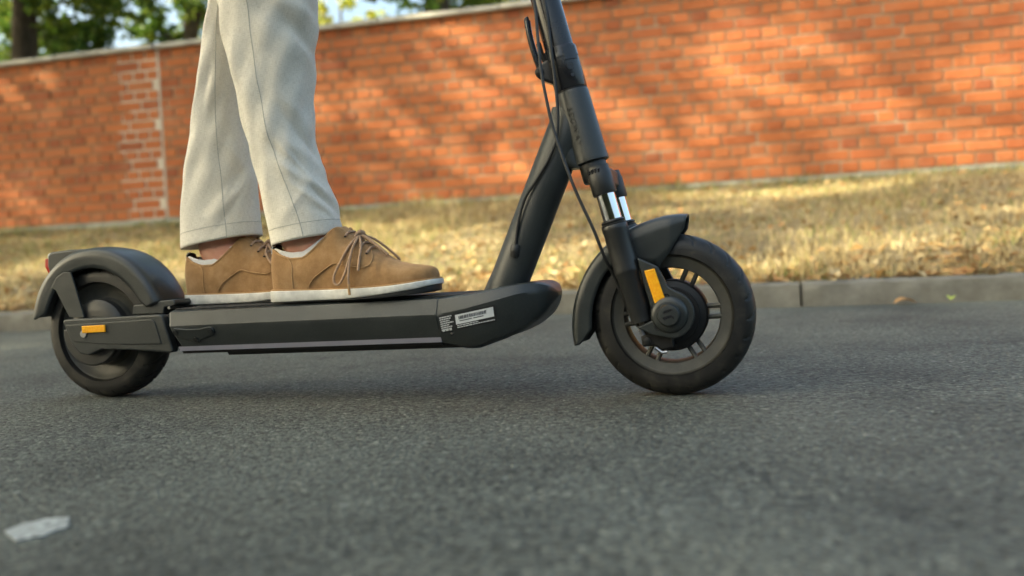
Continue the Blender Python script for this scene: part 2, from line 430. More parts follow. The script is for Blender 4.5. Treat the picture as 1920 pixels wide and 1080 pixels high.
# ------------------------------------------------------------------ brick wall in two sections either side of a movement joint
WY = 6.44; Z0 = .735; CH = .0833; NC = 17; ZT = Z0+CH*NC-.012; JX = -4.384
def brick_mesh(l, h=.0690, seed=0):
    r_ = np.random.default_rng(seed); c = .004; d = .06
    def ring(y, s):
        return [(-l/2+s, y, -h/2+s), (l/2-s, y, -h/2+s), (l/2-s, y, h/2-s), (-l/2+s, y, h/2-s)]
    rings = [ring(d, 0), ring(c, 0), ring(0, c)]
    rings = [[(x+r_.uniform(-.0016, .0016), y+r_.uniform(-.0012, .0012)*(y < .05), z+r_.uniform(-.0014, .0014)) for x, y, z in r] for r in rings]
    v, f = loft(rings); return v, f
BM = {}
for kind, l in (('s', .236), ('h', .111)):
    BM[kind] = []
    for k in range(5):
        o = mk('brick', *brick_mesh(l, seed=k+10*(kind == 'h')), 'brick_single', smooth=False); BM[kind].append(o.data); bpy.data.objects.remove(o)
def wall_section(x0, x1, label, limit):
    root = tag(empty('brick_wall', ((x0+x1)/2, WY, Z0-.1)), label, 'wall', 'brick wall sections'); L = np.array(root.location)
    c = G(); c.add(*[(lambda v, f: ([(x-L[0], y-L[1], z-L[2]) for x, y, z in v], f))(*loft([[(x, WY+.006, Z0-.25), (x, WY+.245, Z0-.25), (x, WY+.245, ZT), (x, WY+.006, ZT)] for x in (x0, x1)]))][0])
    c.mk('mortar_bed', 'mortar', root, smooth=False)
    pl = [[(x-L[0], y-L[1], z-L[2]) for y, z in ((WY-.045, Z0-.3), (WY-.04, Z0-.028), (WY-.032, Z0-.016), (WY+.009, Z0-.012), (WY+.009, Z0-.3))] for x in np.linspace(x0, x1, 60)]
    pl = [[(x, y+rng.uniform(-.004, .004), z+rng.uniform(-.004, .004)) for x, y, z in r] for r in pl]
    mk('plinth', *loft(pl), 'plinth_concrete', root, smooth=False)
    cand = []
    for k in range(NC):
        z = Z0+CH*k+.0357; st = (k % 2 == 1); pitch = .25 if st else .125; ln = .236 if st else .111
        off = (.0625 if st else 0)+(.125 if (k % 4 == 3) else 0)
        n0 = math.ceil((x0-off-.0)/pitch); x = n0*pitch+off
        while x+pitch <= x1+.13:
            a, b = max(x+.007, x0+.004), min(x+pitch-.007, x1-.004)
            if b-a > .012: cand.append(((a+b)/2, z, b-a, 's' if st else 'h', ln))
            x += pitch
        a, b = x0+.004, min(n0*pitch+off-.007, x1)
        if b-a > .012: cand.append(((a+b)/2, z, b-a, 's' if st else 'h', ln))
    sc = []
    for q in cand:
        X, Y, d = project((q[0], WY, q[1])); vis = d > 0 and -30 < X < 1950 and -20 < Y < 1100
        area = q[2]*.07/max(d, .1)**2
        hid = (370 < X < 590 and Y < 430) or (1030 < X < 1100)
        sc.append((1 if vis else .01)*(.3 if hid else 1)*area)
    order = np.argsort(sc)[::-1]; rest = G()
    for j, i in enumerate(order):
        x, z, l, kind, ln = cand[i]; dy = float(rng.uniform(-.002, .002)); dz = float(rng.uniform(-.0015, .0015)); rx = float(rng.normal(0, .006))
        me = BM[kind][int(rng.integers(5))]
        if j < limit and sc[i] > 1e-4:
            o = bpy.data.objects.new('brick', me); COL.objects.link(o); o.parent = root
            o.location = (x-L[0], WY+dy-L[1], z+dz-L[2]); o.scale.x = l/ln; o.rotation_euler.y = rx
        else:
            v, f = brick_mesh(l, seed=int(rng.integers(1000))); rest.add([(a+x-L[0], b+WY+dy-L[1], cc+z+dz-L[2]) for a, b, cc in v], f)
    if rest.v:
        o = rest.mk('brick_courses', 'brick_many', root, smooth=False); o['kind'] = 'stuff'
    # coping slabs
    n = max(1, round((x1-x0)/1.0)); w = (x1-x0)/n
    for k in range(n):
        a, b = x0+k*w+.003-L[0], x0+(k+1)*w-.003-L[0]; zz = ZT-L[2]; dz = rng.uniform(-.003, .003)
        prof = [(-.045, .002), (-.045, .040), (.12, .062), (.30, .040), (.30, .002)]
        mk('coping_slab', *loft([[(x, y, z+zz+dz) for y, z in prof] for x in (a, b)]), 'coping_concrete', root, smooth=False, bevel=.006)
    return root
wall_section(-22.0, JX-.009, 'red brick wall section with chalky white mortar patch beside its vertical joint', 300)
wb = wall_section(JX+.009, 6.5, 'long orange red brick wall section behind the scooter, evenly pointed, under pale coping', 300)
o = mk('joint_filler', *[(lambda v, f: ([(x-wb.location.x, y-wb.location.y, z-wb.location.z) for x, y, z in v], f))(*loft([[(x, WY+.003, Z0), (x, WY+.05, Z0), (x, WY+.05, ZT), (x, WY+.003, ZT)] for x in (JX-.0115, JX+.0115)]))][0], 'joint_filler', wb, smooth=False)

# ------------------------------------------------------------------ leaf and grass helpers
def leaf_quads(C, D, Nn, ln, wd, fold=.25):
    """folded leaves: C centres, D axis, Nn normal, returns V,F(tri)"""
    S = np.cross(D, Nn); a = C-D*ln[:, None]/2; b = C+D*ln[:, None]/2
    m1 = C+S*wd[:, None]/2+Nn*(wd*fold)[:, None]-D*ln[:, None]*.06; m2 = C-S*wd[:, None]/2+Nn*(wd*fold)[:, None]-D*ln[:, None]*.06
    k = len(C); V = np.stack([a, m1, b, m2], 1).reshape(-1, 3); i = np.arange(k)*4
    F = np.concatenate([np.stack([i, i+1, i+2], 1), np.stack([i, i+2, i+3], 1)]); return V, F
def unit(v): return v/np.linalg.norm(v, axis=-1, keepdims=True)

# ------------------------------------------------------------------ grass and litter on the bank
def make_grass():
    n = 190000; x = rng.uniform(-9.5, 5.0, n)
    t = rng.uniform(0, 1, n); y = kerb_y(x)+.10+(6.43-kerb_y(x)-.10)*t
    green = sn(x*1.1, y*1.6, 11)+.9*sn(x*4, y*4, 12)*.5+ .55*(t > .9)-.35*(x > -1.2)*(t < .3)
    dens = sn(x*1.7, y*2.2, 21); keep = rng.uniform(size=n) < np.clip(.62+.38*dens, .12, 1); x, y, t, green = x[keep], y[keep], t[keep], green[keep]; n = len(x)
    z = bank_z(x, y)-.004; clump = np.clip(sn(x*2.3, y*2.9, 31), -1, 1.5)
    tuft = np.clip(sn(x*6.5, y*7.5, 33), 0, 2)**1.5
    h = rng.uniform(.016, .055, n)*(1+.6*clump)*(1+1.5*tuft)*np.where(t > .95, 1.15, 1)*np.where(t < .05, 1.25, 1); h = np.clip(h, .010, .17); w = rng.uniform(.0022, .0054, n)
    az = rng.uniform(0, 6.283, n); lean = rng.uniform(.15, 1.25, n)
    az = np.where((t < .05) & (rng.uniform(size=n) < .6), -1.57+rng.normal(0, .5, n), az)
    d = np.stack([np.cos(az), np.sin(az), np.zeros(n)], 1); s = np.stack([-np.sin(az), np.cos(az), np.zeros(n)], 1)
    b = np.stack([x, y, z], 1); up = np.array([0, 0, 1.])
    mid = b+d*(h*lean*.35)[:, None]+up*(h*.62)[:, None]; tip = b+d*(h*lean)[:, None]+up*(h*(1-.25*lean))[:, None]
    V = np.stack([b-s*w[:, None]/2, b+s*w[:, None]/2, mid+s*w[:, None]*.4, mid-s*w[:, None]*.4, tip], 1).reshape(-1, 3)
    i = np.arange(n)*5; F = np.concatenate([np.stack([i, i+1, i+2], 1), np.stack([i, i+2, i+3], 1), np.stack([i+3, i+2, i+4], 1)])
    straw = np.array([[.68, .54, .27], [.78, .64, .36], [.56, .42, .20], [.40, .30, .14]]); grn = np.array([[.17, .24, .05], [.25, .30, .08], [.33, .34, .11]])
    isg = rng.uniform(size=n) < np.clip(.22+.50*green+.22*(tuft > .6), .02, .9)
    c = np.where(isg[:, None], grn[rng.integers(3, size=n)], straw[rng.integers(4, size=n)])*rng.uniform(.75, 1.15, (n, 1))
    o = fast('grass', V, F, 'grass_blade', np.repeat(c, 5, 0)); tag(o, 'short dry yellow grass with green tufts covering the bank', 'grass', kind='stuff')
make_grass()
def make_litter():
    n = 17000; x = rng.uniform(-9.0, 4.8, n); t = rng.uniform(0, 1, n)**1.25; y = kerb_y(x)+.08+(6.35-kerb_y(x)-.08)*t
    dn = sn(x*1.5, y*2, 41)+1.2*(t < .16); keep = rng.uniform(size=n) < np.clip(.5+.4*dn, .12, 1); x, y, t = x[keep], y[keep], t[keep]; n = len(x)
    z = np.maximum(bank_z(x, y), .09)+rng.uniform(.002, .022, n)
    D = unit(np.stack([rng.normal(size=n), rng.normal(size=n), rng.normal(0, .35, n)], 1)); N0 = unit(np.stack([rng.normal(0, .4, n), rng.normal(-.25, .4, n), np.ones(n)], 1))
    Nn = unit(N0-D*np.sum(N0*D, 1)[:, None]); ln = rng.uniform(.022, .058, n)*np.where(t < .2, 1.35, 1); wd = ln*rng.uniform(.45, .75, n)
    V, F = leaf_quads(np.stack([x, y, z], 1), D, Nn, ln, wd, .3)
    pal = np.array([[.46, .29, .12], [.40, .22, .09], [.50, .37, .18], [.32, .20, .09], [.48, .39, .23], [.44, .26, .09]])
    c = pal[rng.integers(6, size=n)]*rng.uniform(.8, 1.2, (n, 1))
    o = fast('fallen_leaves', V, F, 'dry_leaf', np.repeat(c, 4, 0)); tag(o, 'litter of brown and ochre fallen leaves strewn over the grass bank', 'leaf litter', kind='stuff')
make_litter()
def one_leaf(x, y, z, ln, col, az, label, grp=None):
    k = 10; V = []; F = []
    for i in range(k+1):
        t = i/k; w = ln*.30*math.sin(math.pi*t**.8)*(1-.15*(i % 2)); zz = .012*math.sin(t*3)+.002
        V += [((t-.5)*ln, w, zz+w*.45), ((t-.5)*ln, 0, zz), ((t-.5)*ln, -w, zz+w*.35)]
    for i in range(k): F += [(3*i, 3*i+1, 3*i+4, 3*i+3), (3*i+1, 3*i+2, 3*i+5, 3*i+4)]
    o = fast('fallen_leaf', V, F, 'dry_leaf', np.tile(np.array(col), (len(V), 1)), smooth=True); o.location = (x, y, z); o.rotation_euler = (0, .05, az)
    tag(o, label, 'leaf', grp)
one_leaf(.71, 3.28, .002, .085, (.42, .24, .10), .2, 'single brown dry leaf lying on the road against the kerb')
one_leaf(.86, 3.27, .010, .055, (.30, .36, .08), 1.2, 'single green leaf lying on the road against the kerb')

# ------------------------------------------------------------------ trees
def tree(name, base, height, rad, crown, nleaf, leaf, pal, label, lean=(0, 0), group=None, keepfn=None, nlimb=9, low=0.):
    """crown = (z0, rx, ry, rz): ellipsoid centre height and radii; leaves gather in clumps round the limb ends"""
    root = tag(empty(name, base), label, 'tree', group); H = height
    tr = G(); hs = np.linspace(-.1, H*.78, 16)
    path = [(lean[0]*h+.05*math.sin(h*1.1+base[0]), lean[1]*h+.05*math.cos(h*.9+base[1]), h) for h in hs]
    rr = rad*(1.0-.72*np.clip(hs/(H*.78), 0, 1))*(1+.35*np.exp(-np.clip(hs, 0, 9)*3.2))
    tr.add(*tube(path, rr, 16)); tr.mk('trunk', 'bark', root, angle=0)
    lb = G(); tips = []; z0, rx, ry, rz = crown
    for k in range(nlimb):
        h = H*rng.uniform(.30, .74); i = int(np.clip(np.searchsorted(hs, h), 1, 15)); p0 = np.array(path[i])
        a = k*2.4+rng.uniform(-.4, .4); e = rng.uniform(.0, .9); q = np.array([math.cos(a)*rx*.72, math.sin(a)*ry*.72, 0])*rng.uniform(.7, 1.1)
        p3 = np.array([lean[0]*z0+q[0], lean[1]*z0+q[1], z0+rz*rng.uniform(-.75, .6)]); p1 = p0+(p3-p0)*.35+np.array([0, 0, .25]); p2 = p0+(p3-p0)*.7+np.array([0, 0, .2])
        pts = spline([p0, p1, p2, p3], 15); lb.add(*tube(pts, np.linspace(rr[i]*.5, .018, len(pts)), 8)); tips += [pts[len(pts)//2], pts[-5], pts[-1]]
    lb.mk('limbs', 'bark', root, angle=0)
    nc = int(70+nleaf/160)
    U = unit(rng.normal(size=(nc, 3)))*rng.uniform(.25, 1., (nc, 1))**(1/2.4); cc = U*np.array([rx, ry, rz])+np.array([lean[0]*z0, lean[1]*z0, z0])
    cc = np.vstack([cc, np.array(tips)]); cr = rng.uniform(.35, .85, len(cc))*min(rx, rz)*.30
    ci = rng.integers(len(cc), size=nleaf); C = cc[ci]+unit(rng.normal(size=(nleaf, 3)))*(cr[ci]*rng.uniform(.2, 1.15, nleaf)**.6)[:, None]*np.array([1, 1, .75])
    C = C[C[:, 2] > low]
    if keepfn is not None: C = C[keepfn(C+np.array(base))]
    n = len(C); D = unit(rng.normal(size=(n, 3))*np.array([1, 1, .6])-np.array([0, 0, .25])); N0 = unit(rng.normal(size=(n, 3))+np.array([0, 0, .7])); Nn = unit(N0-D*np.sum(N0*D, 1)[:, None])
    ln = rng.uniform(.65, 1.25, n)*leaf; V, F = leaf_quads(C, D, Nn, ln, ln*rng.uniform(.5, .72, n), .18)
    pal = np.array(pal); c = pal[rng.integers(len(pal), size=n)]*rng.uniform(.7, 1.25, (n, 1))
    o = fast('crown', V, F, 'tree_leaf', np.repeat(c, 4, 0), parent=root); return root
GREEN = [(.045, .095, .014), (.07, .14, .018), (.11, .19, .022), (.18, .24, .03)]
YELL = [(.36, .40, .04), (.48, .46, .06), (.26, .34, .04), (.55, .50, .09)]
MIDG = [(.08, .17, .028), (.13, .23, .032), (.20, .29, .035), (.28, .33, .04)]
def bare_trunk(bx, by, w, top):
    return lambda p: ~((np.abs(p[:, 0]-bx+(p[:, 1]-by)*.6) < w) & (p[:, 1] < by+.3) & (p[:, 2] < top))
tree('tree', (-8.36, 9.4, .70), 8.5, .215, (4.3, 1.75, 1.9, 2.6), 19000, .15, GREEN, 'thick dark trunked tree rising behind the chalky patched wall section', (.01, 0), 'trees behind the wall', keepfn=bare_trunk(-8.36, 9.4, .40, 4.6))
tree('tree', (-3.42, 11.5, .70), 9.5, .26, (5.3, 1.55, 1.8, 3.1), 12000, .15, MIDG, 'broad trunked green tree behind the wall, beyond the scooter handlebar stem', (.0, 0), 'trees behind the wall', keepfn=bare_trunk(-3.42, 11.5, .3, 3.6))
tree('tree', (-8.9, 13.9, .70), 9.0, .20, (5.7, 1.25, 1.6, 3.3), 6500, .17, GREEN, 'slim dark tree behind the wall, beside the thick trunked tree', (.02, 0), 'trees behind the wall')
tree('tree', (-7.75, 18.5, .70), 7.0, .11, (4.4, 1.15, 1.5, 2.3), 2600, .18, YELL, 'pale yellow green sunlit young tree behind the wall', (.0, 0), 'trees behind the wall')
tree('tree', (-15.2, 14.5, .70), 7.5, .18, (3.9, 3.2, 2.2, 3.0), 17000, .16, MIDG, 'wide bushy green tree filling the gap behind the thick dark trunk', (.0, 0), 'trees behind the wall')

# street trees on both sides of the road (outside the picture): their crowns shade the road and let sun patches through
def shade_keep(p):
    """how much sun the gaps in the crowns let through to each place: fewer leaves where the photograph shows sun patches"""
    s = -SUN; T = np.full(len(p), .06)
    # wall
    t = (WY-p[:, 1])/s[1]; q = p+s*t[:, None]; hitw = (q[:, 2] > .7) & (q[:, 2] < 2.25)
    Tw = .19+.05*sn(q[:, 0]*1.3, q[:, 2]*2, 51)
    for cx, cz, ax, az, val in WALL_PATCH: Tw = np.maximum(Tw, val*np.exp(-((q[:, 0]-cx)/ax)**2-((q[:, 2]-cz)/az)**2))
    # bank: solve z along the ray by a few steps
    tb = (3.5-p[:, 1])/s[1]
    for _ in range(12):
        y = p[:, 1]+s[1]*tb; z = p[:, 2]+s[2]*tb; zz = bank_z(p[:, 0]+s[0]*tb, np.clip(y, 3.5, 6.42)); tb = tb+np.where(s[2] < 0, (z-zz)/(-s[2])*.55, 0)
    qb = p+s*tb[:, None]; hitb = (qb[:, 1] > 3.4) & (qb[:, 1] < 6.44) & ~hitw
    Tb = .08+.06*sn(qb[:, 0]*1.4, qb[:, 1]*1.8, 52)
    for cx, cy, ax, ay, val in BANK_PATCH: Tb = np.maximum(Tb, val*np.exp(-(((qb[:, 0]-cx)/ax)**2+((qb[:, 1]-cy)/ay)**2)**2))
    tg = -p[:, 2]/s[2]; qg = p+s*tg[:, None]; hitg = (qg[:, 1] < 3.4)
    Tg = np.full(len(p), .05)
    for cx, cy, ax, ay, val in ROAD_PATCH: Tg = np.maximum(Tg, val*np.exp(-((qg[:, 0]-cx)/ax)**2-((qg[:, 1]-cy)/ay)**2))
    T = np.where(hitw, Tw, np.where(hitb, Tb, np.where(hitg, Tg, .3))); T = np.clip(T, .03, .97)
    # the rider's legs
    tl = (1.44-p[:, 1])/s[1]; ql = p+s*tl[:, None]; hl = (ql[:, 0] > -1.15) & (ql[:, 0] < -.55) & (ql[:, 2] > .25) & (ql[:, 2] < 1.9)
    T = np.where(hl, np.maximum(T, LEG_T), T)
    return rng.uniform(size=len(p)) < -np.log(T)/5.0
WALL_PATCH = [(.40, 1.74, .75, .20, .70), (2.05, 1.35, .40, .20, .80), (2.1, 1.9, .5, .2, .4), (-2.0, 1.65, 1.5, .45, .48), (-4.58, 1.5, .20, .6, .45)]
BANK_PATCH = [(-1.55, 4.5, .85, .70, .99), (-.70, 4.0, .60, .55, .99), (-2.45, 5.2, .6, .55, .9), (.45, 5.95, .85, .25, .97), (-4.1, 5.0, .6, .6, .6), (.2, 3.75, .45, .2, .85), (-3.0, 4.6, .5, .5, .85)]
ROAD_PATCH = [(-.1, .60, .34, .16, .28), (-3.6, 3.0, .6, .08, .5), (-3.4, 2.6, .5, .06, .35)]
LEG_T = .07
for bx, by, bz, label in [(-14.0, -5.9, .05, 'leafy street tree on the near verge shading the road'), (-7.6, -6.1, .05, 'leafy street tree on the near verge shading the road'),
                          (-14.6, 4.4, .35, 'leafy street tree on the grass bank shading the wall'), (-8.9, 4.3, .35, 'leafy street tree on the grass bank shading the wall')]:
    tree('street_tree', (bx, by, bz), 10.5, .24, (7.0, 4.3, 5.9, 2.6), 60000, .17, GREEN, label, (.0, .0), 'street trees beside the road', keepfn=shade_keep, low=3.6)

# unseen foliage screen added behind the camera to block low sky light
def make_shade_hedge():
    root = tag(empty('shade_hedge', (0, -9.2, .05)), 'unseen clipped green screen added along the near verge to darken the scooter sides', 'shade_hedge')
    mk('core', *loft([[(x, y, z) for y, z in ((-.55, -.1), (.50, -.1), (.42, 3.3), (-.45, 3.3))] for x in np.linspace(-32, 30, 40)]), 'bark', root, smooth=False)
    n = 26000; x = rng.uniform(-32, 30, n); t = rng.uniform(0, 1, n); top = rng.uniform(size=n) < .2
    C = np.stack([x, np.where(top, rng.uniform(-.5, .55, n), .58+rng.normal(0, .07, n)), np.where(top, 3.36+rng.normal(0, .06, n), t*3.4)], 1)
    D = unit(rng.normal(size=(n, 3))); N0 = unit(rng.normal(size=(n, 3))+np.array([0, .8, .4])); Nn = unit(N0-D*np.sum(N0*D, 1)[:, None]); ln = rng.uniform(.10, .22, n)
    V, F = leaf_quads(C, D, Nn, ln, ln*.6, .15); c = np.array(GREEN)[rng.integers(4, size=n)]*rng.uniform(.7, 1.2, (n, 1)); fast('foliage', V, F, 'tree_leaf', np.repeat(c, 4, 0), parent=root)
make_shade_hedge()

# ------------------------------------------------------------------ electric scooter (local frame: x forward, -y towards the camera side, z up)
SC_LOC, SC_ROT = (-.0488, 1.3948, 0), math.atan2(-.0624, .998)
SCO = tag(empty('electric_scooter', SC_LOC, SC_ROT), 'dark grey electric kick scooter carrying the rider along the road', 'scooter')
FC = (.003, .129); RC = (-1.086, .129); RT_ = .129
def ax(w, off=0.): return -.118-.24*(w-.383)+off      # steering axis
def part(name, geo, mat, parent=None, **k): return mk(name, *geo, mat, parent or SCO, **k)
def tyre_geo(c, rr=.0965, hw=.033):
    prof = []
    for a in np.linspace(-1, 1, 31):                                     # carcass from one bead over the tread to the other
        q = a*math.pi*.5; n = hw*np.sign(math.sin(q))*abs(math.sin(q))**.75; r = rr+(RT_-rr)*abs(math.cos(q))**.62
        prof.append((r, n))
    prof += [(rr-.004, hw*.8), (rr-.004, -hw*.8)]
    def groove(q, r, n):
        if r < rr+.45*(RT_-rr): return -.0008 if .105 < r < .108 else (.0007 if .1155 < r < .118 else 0)
        s = abs(n)/hw; ph = (q*24/(2*math.pi)+s*1.0*(1 if n > 0 else 1.0)+(0.5 if n > 0 else 0)) % 1
        d = -.0022 if (ph < .14 and .12 < s < .93) else 0
        if s < .06: d = -.0018
        return d
    return lathe(c, prof, 720, True, groove)
# ---- front wheel
fwh = part('front_wheel', lathe(FC, [(.0985, .029), (.0985, .025), (.078, .0215), (.0755, .018), (.0755, -.018), (.078, -.0215), (.0985, -.025), (.0985, -.029), (.0945, -.0295), (.0915, -.026), (.0915, .026), (.0945, .0295)], 96), 'rim_dark')
G_ = G()
part('rim_band', lathe(FC, [(.0925, .0265), (.0925, -.0265), (.0765, -.0225), (.0745, -.015), (.0745, .015), (.0765, .0225)], 96), 'rim_dark', fwh)
part('tyre', tyre_geo(FC), 'rubber', fwh, angle=50)
for k in range(6):
    a = R(3.6+60*k); ca, sa = math.cos(a), math.sin(a); s = .0085
    def q(r, t, n): return P(FC[0]+r*ca-t*sa, n, FC[1]+r*sa+t*ca)
    loop = [q(.050, s, .010), q(.066, s, .015), (q(.080, s, .0195)), q(.0865, s*.8, .0205), q(.0895, 0, .0210), q(.0865, -s*.8, .0205), q(.080, -s, .0195), q(.066, -s, .015), q(.050, -s, .010)]
    part('spoke', tube(spline(loop, 40), .0041, 8), 'rim_dark', fwh)
part('brake_drum', disc(FC, [(.050, -.034), (.056, -.030), (.0565, .026), (.054, .031), (.045, .034), (.044, .0365), (.020, .0375)], 72), 'black_plastic', fwh)
part('axle', disc(FC, [(.0075, -.082), (.0075, .08)], 20), 'steel', fwh)
# valve-side far spokes carry the same wheel; far fork side below
# ---- rear wheel
rwh = part('rear_wheel', lathe(RC, [(.1, .0285), (.0965, .0295), (.0935, .0275), (.089, .020), (.080, .012), (.066, .010), (.064, .022), (.062, .026), (.062, -.026), (.064, -.022), (.066, -.010), (.080, -.012), (.089, -.020), (.0935, -.0275), (.0965, -.0295), (.1, -.0285)], 96), 'rim_dark')
part('tyre', tyre_geo(RC), 'rubber', rwh, angle=50)
part('motor_hub', disc(RC, [(.060, -.040), (.064, -.034), (.064, .030), (.0625, .036), (.057, .0405), (.040, .043), (.02, .0435)], 72), 'matte_dark', rwh)
part('axle', disc(RC, [(.007, -.074), (.007, .074)], 20), 'steel', rwh)
o = part('scuff_mark', plate([(-.008, .004), (-.004, -.006), (.003, -.010), (.005, -.006), (-.002, .002), (-.004, .008)], 0, .0008), 'scratch_white', rwh, smooth=False); o.location = P(-1.113, .0560, .104)
# ---- mudguards: U section swept round the wheel, skirt depth changing along the arc
def guard(c, rad, hw, a0, a1, skirt, n=60, ef=lambda t: 1.):
    V = []; F = []; prof = []; K = 21
    for i, t in enumerate(np.linspace(0, 1, n)):
        a = R(a0+(a1-a0)*t); r = rad(t) if callable(rad) else rad; e = ef(t); sk = skirt(t)
        for j, s in enumerate(np.linspace(-1, 1, K)):
            if abs(s) < .5: nn = hw*e*.80*(s/.5); rr = r-.0035*(s/.5)**2
            elif abs(s) < .64:
                f_ = (abs(s)-.5)/.14; nn = np.sign(s)*hw*e*(.80+.20*math.sin(f_*math.pi/2)); rr = r-.0035-.010*e*(1-math.cos(f_*math.pi/2))
            else:
                f_ = (abs(s)-.64)/.36; nn = np.sign(s)*hw*e*(1.0-.03*f_); rr = r-.0135*e-.0+(-sk)*f_
            V.append(P(c[0]+rr*math.cos(a), nn, c[1]+rr*math.sin(a)))
    for i in range(n-1):
        for j in range(K-1): F.append((i*K+j, i*K+j+1, (i+1)*K+j+1, (i+1)*K+j))
    return V, F
def fsk(t): return float(ip(t, [0, .04, .08, .15, .20, .26, .40, .55, .77, .93, 1], [.012, .032, .046, .058, .064, .058, .030, .020, .022, .024, .002]))
fg = part('front_mudguard', guard(FC, lambda t: float(ip(t, [0, .25, .7, 1], [.162, .1545, .1575, .167])), .0415, 79, 196, fsk, 80, lambda t: min(1., .84+.16*min(1, t/.08))), 'matte_grey', solid=.0028, angle=60)
def rsk(t): return float(ip(t, [0, .05, .3, .5, .72, .80, .95, 1], [.016, .026, .028, .027, .027, .028, .024, .002]))
rg = part('rear_mudguard', guard(RC, lambda t: float(ip(t, [0, .35, .6, 1], [.160, .164, .164, .153])), .048, 20, 168, rsk, 80), 'matte_grey', solid=.0028, angle=60)
for sd in (1, -1):
    st = [(-1.128, .246), (-1.103, .1585), (-1.1378, .1595), (-1.166, .2128), (-1.176, .2185), (-1.163, .238), (-1.146, .247)]
    part('mudguard_strut', plate(st, sd*.0455, sd*.0500), 'matte_grey', rg, smooth=False, bevel=.0012)
# tail light housing on the back of the mudguard
tlb = part('tail_light', plate([(-1.196, .236), (-1.202, .262), (-1.2005, .281), (-1.193, .288), (-1.148, .2905), (-1.105, .290), (-1.12, .272), (-1.165, .242)], -.030, .030), 'matte_grey', bevel=.004, bseg=3)
part('lens', plate([(-1.1975, .2360), (-1.2105, .2600), (-1.2090, .276), (-1.2005, .275), (-1.2, .262), (-1.194, .240)], -.027, .027), 'red_lens', tlb, bevel=.0012)
part('lens_cap', plate([(-1.2055, .2768), (-1.2035, .284), (-1.197, .2868), (-1.199, .2770)], -.025, .025), 'label_white', tlb, bevel=.001)
# ---- rear arms
def arm(sd):
    a = [(-1.135, .1535), (-1.130, .1570), (-.918, .1605), (-.9110, .157), (-.8925, .0935), (-.897, .0895), (-.9845, .0965), (-1.050, .0985), (-1.080, .0880), (-1.100, .0910), (-1.1174, .1100)]
    o = part('rear_arm', plate(a, sd*.052, sd*.0705), 'matte_grey', bevel=.004, bseg=3, smooth=False)
    inset = [(-1.127, .1470), (-.934, .1525), (-.927, .148), (-.915, .106), (-.985, .1065), (-1.05, .109), (-1.110, .114)]
    part('arm_cover', plate(inset, sd*.0690, sd*.0722), 'matte_grey', o, bevel=.0016, smooth=False)
    part('axle_cover', plate(arc(RC, .063, 172, 352, 40), sd*.046, sd*.0555), 'matte_dark', o, bevel=.003, bseg=3, smooth=False)
    return o
arms = [arm(1), arm(-1)]
part('reflector', plate([(-1.087, .1305), (-1.035, .1315), (-1.035, .1450), (-1.087, .1440)], .072, .0758), 'amber', arms[0], bevel=.0012)
part('reflector', plate([(-1.087, .1305), (-1.035, .1315), (-1.035, .1450), (-1.087, .1440)], -.072, -.0758), 'amber', arms[1], bevel=.0012)
# latch hook behind the deck
hk = part('latch_block', plate([(-1.0, .160), (-.999, .176), (-.994, .1785), (-.950, .1805), (-.936, .1845), (-.908, .186), (-.903, .180), (-.906, .1745), (-.928, .172), (-.930, .160)], -.034, .042), 'matte_grey', bevel=.002)
part('latch_pin', tube(PL([(-.917, .043, .171), (-.917, -.043, .171)]), .003, 10), 'steel', hk)
part('hinge_block', plate([(-.955, .1), (-.945, .158), (-.895, .160), (-.872, .095)], -.05, .05), 'black_plastic', bevel=.003)
# ---- deck
def zd(u): return .1672+(u+.8857)*.0118
def deck_sec(u, ins=0.):
    z = zd(u); tilt = 0
    pr = [(.078-ins, .0-ins*.5), (.087-ins, -.0025-ins*.5), (.099-ins, -.027), (.0985-ins, -.034), (.083-ins, -.070+ins), (.074-ins, -.074+ins), (-.074+ins, -.074+ins), (-.083+ins, -.070+ins), (-.0985+ins, -.034), (-.099+ins, -.027), (-.087+ins, -.0025-ins*.5), (-.078+ins, -ins*.5)]
    return [P(u+(-dz)*.34*max(0, 1-(u+.886)/.06), n, z+dz) for n, dz in pr]
deck = part('deck', loft([deck_sec(u, i) for u, i in ((-.8865, .006), (-.8845, .002), (-.880, 0), (-.75, 0), (-.55, 0), (-.3665, 0), (-.3655, .0008))]), 'matte_grey', angle=25)
part('deck_mat', plate([(-.878, zd(-.878)+.0002), (-.33, zd(-.33)+.0002), (-.33, zd(-.33)+.0030), (-.878, zd(-.878)+.0030)], -.076, .076), 'grip_mat', deck, bevel=.001)
for sd in (1, -1):
    rings = [[P(u, sd*n, zd(u)+dz) for n, dz in ((.0855, -.0655), (.0880, -.0650), (.0845, -.0735), (.0825, -.0735))] for u in (-.866, -.60, -.3640)]
    part('side_strip', loft(rings), 'strip_grey', deck, smooth=False)
part('belly_plate', loft([[P(u, n, zd(u)+dz) for n, dz in ((.0815, -.0730), (.0790, -.0785), (-.0790, -.0785), (-.0815, -.0730))] for u in (-.864, -.856, -.364)]), 'black_plastic', deck, smooth=False)
part('battery_tray', loft([[P(u, n, zd(u)+dz) for n, dz in ((.076, -.078), (.071, -.0845), (-.071, -.0845), (-.076, -.078))] for u in (-.775, -.765, -.30)]), 'black_plastic', deck, smooth=False)
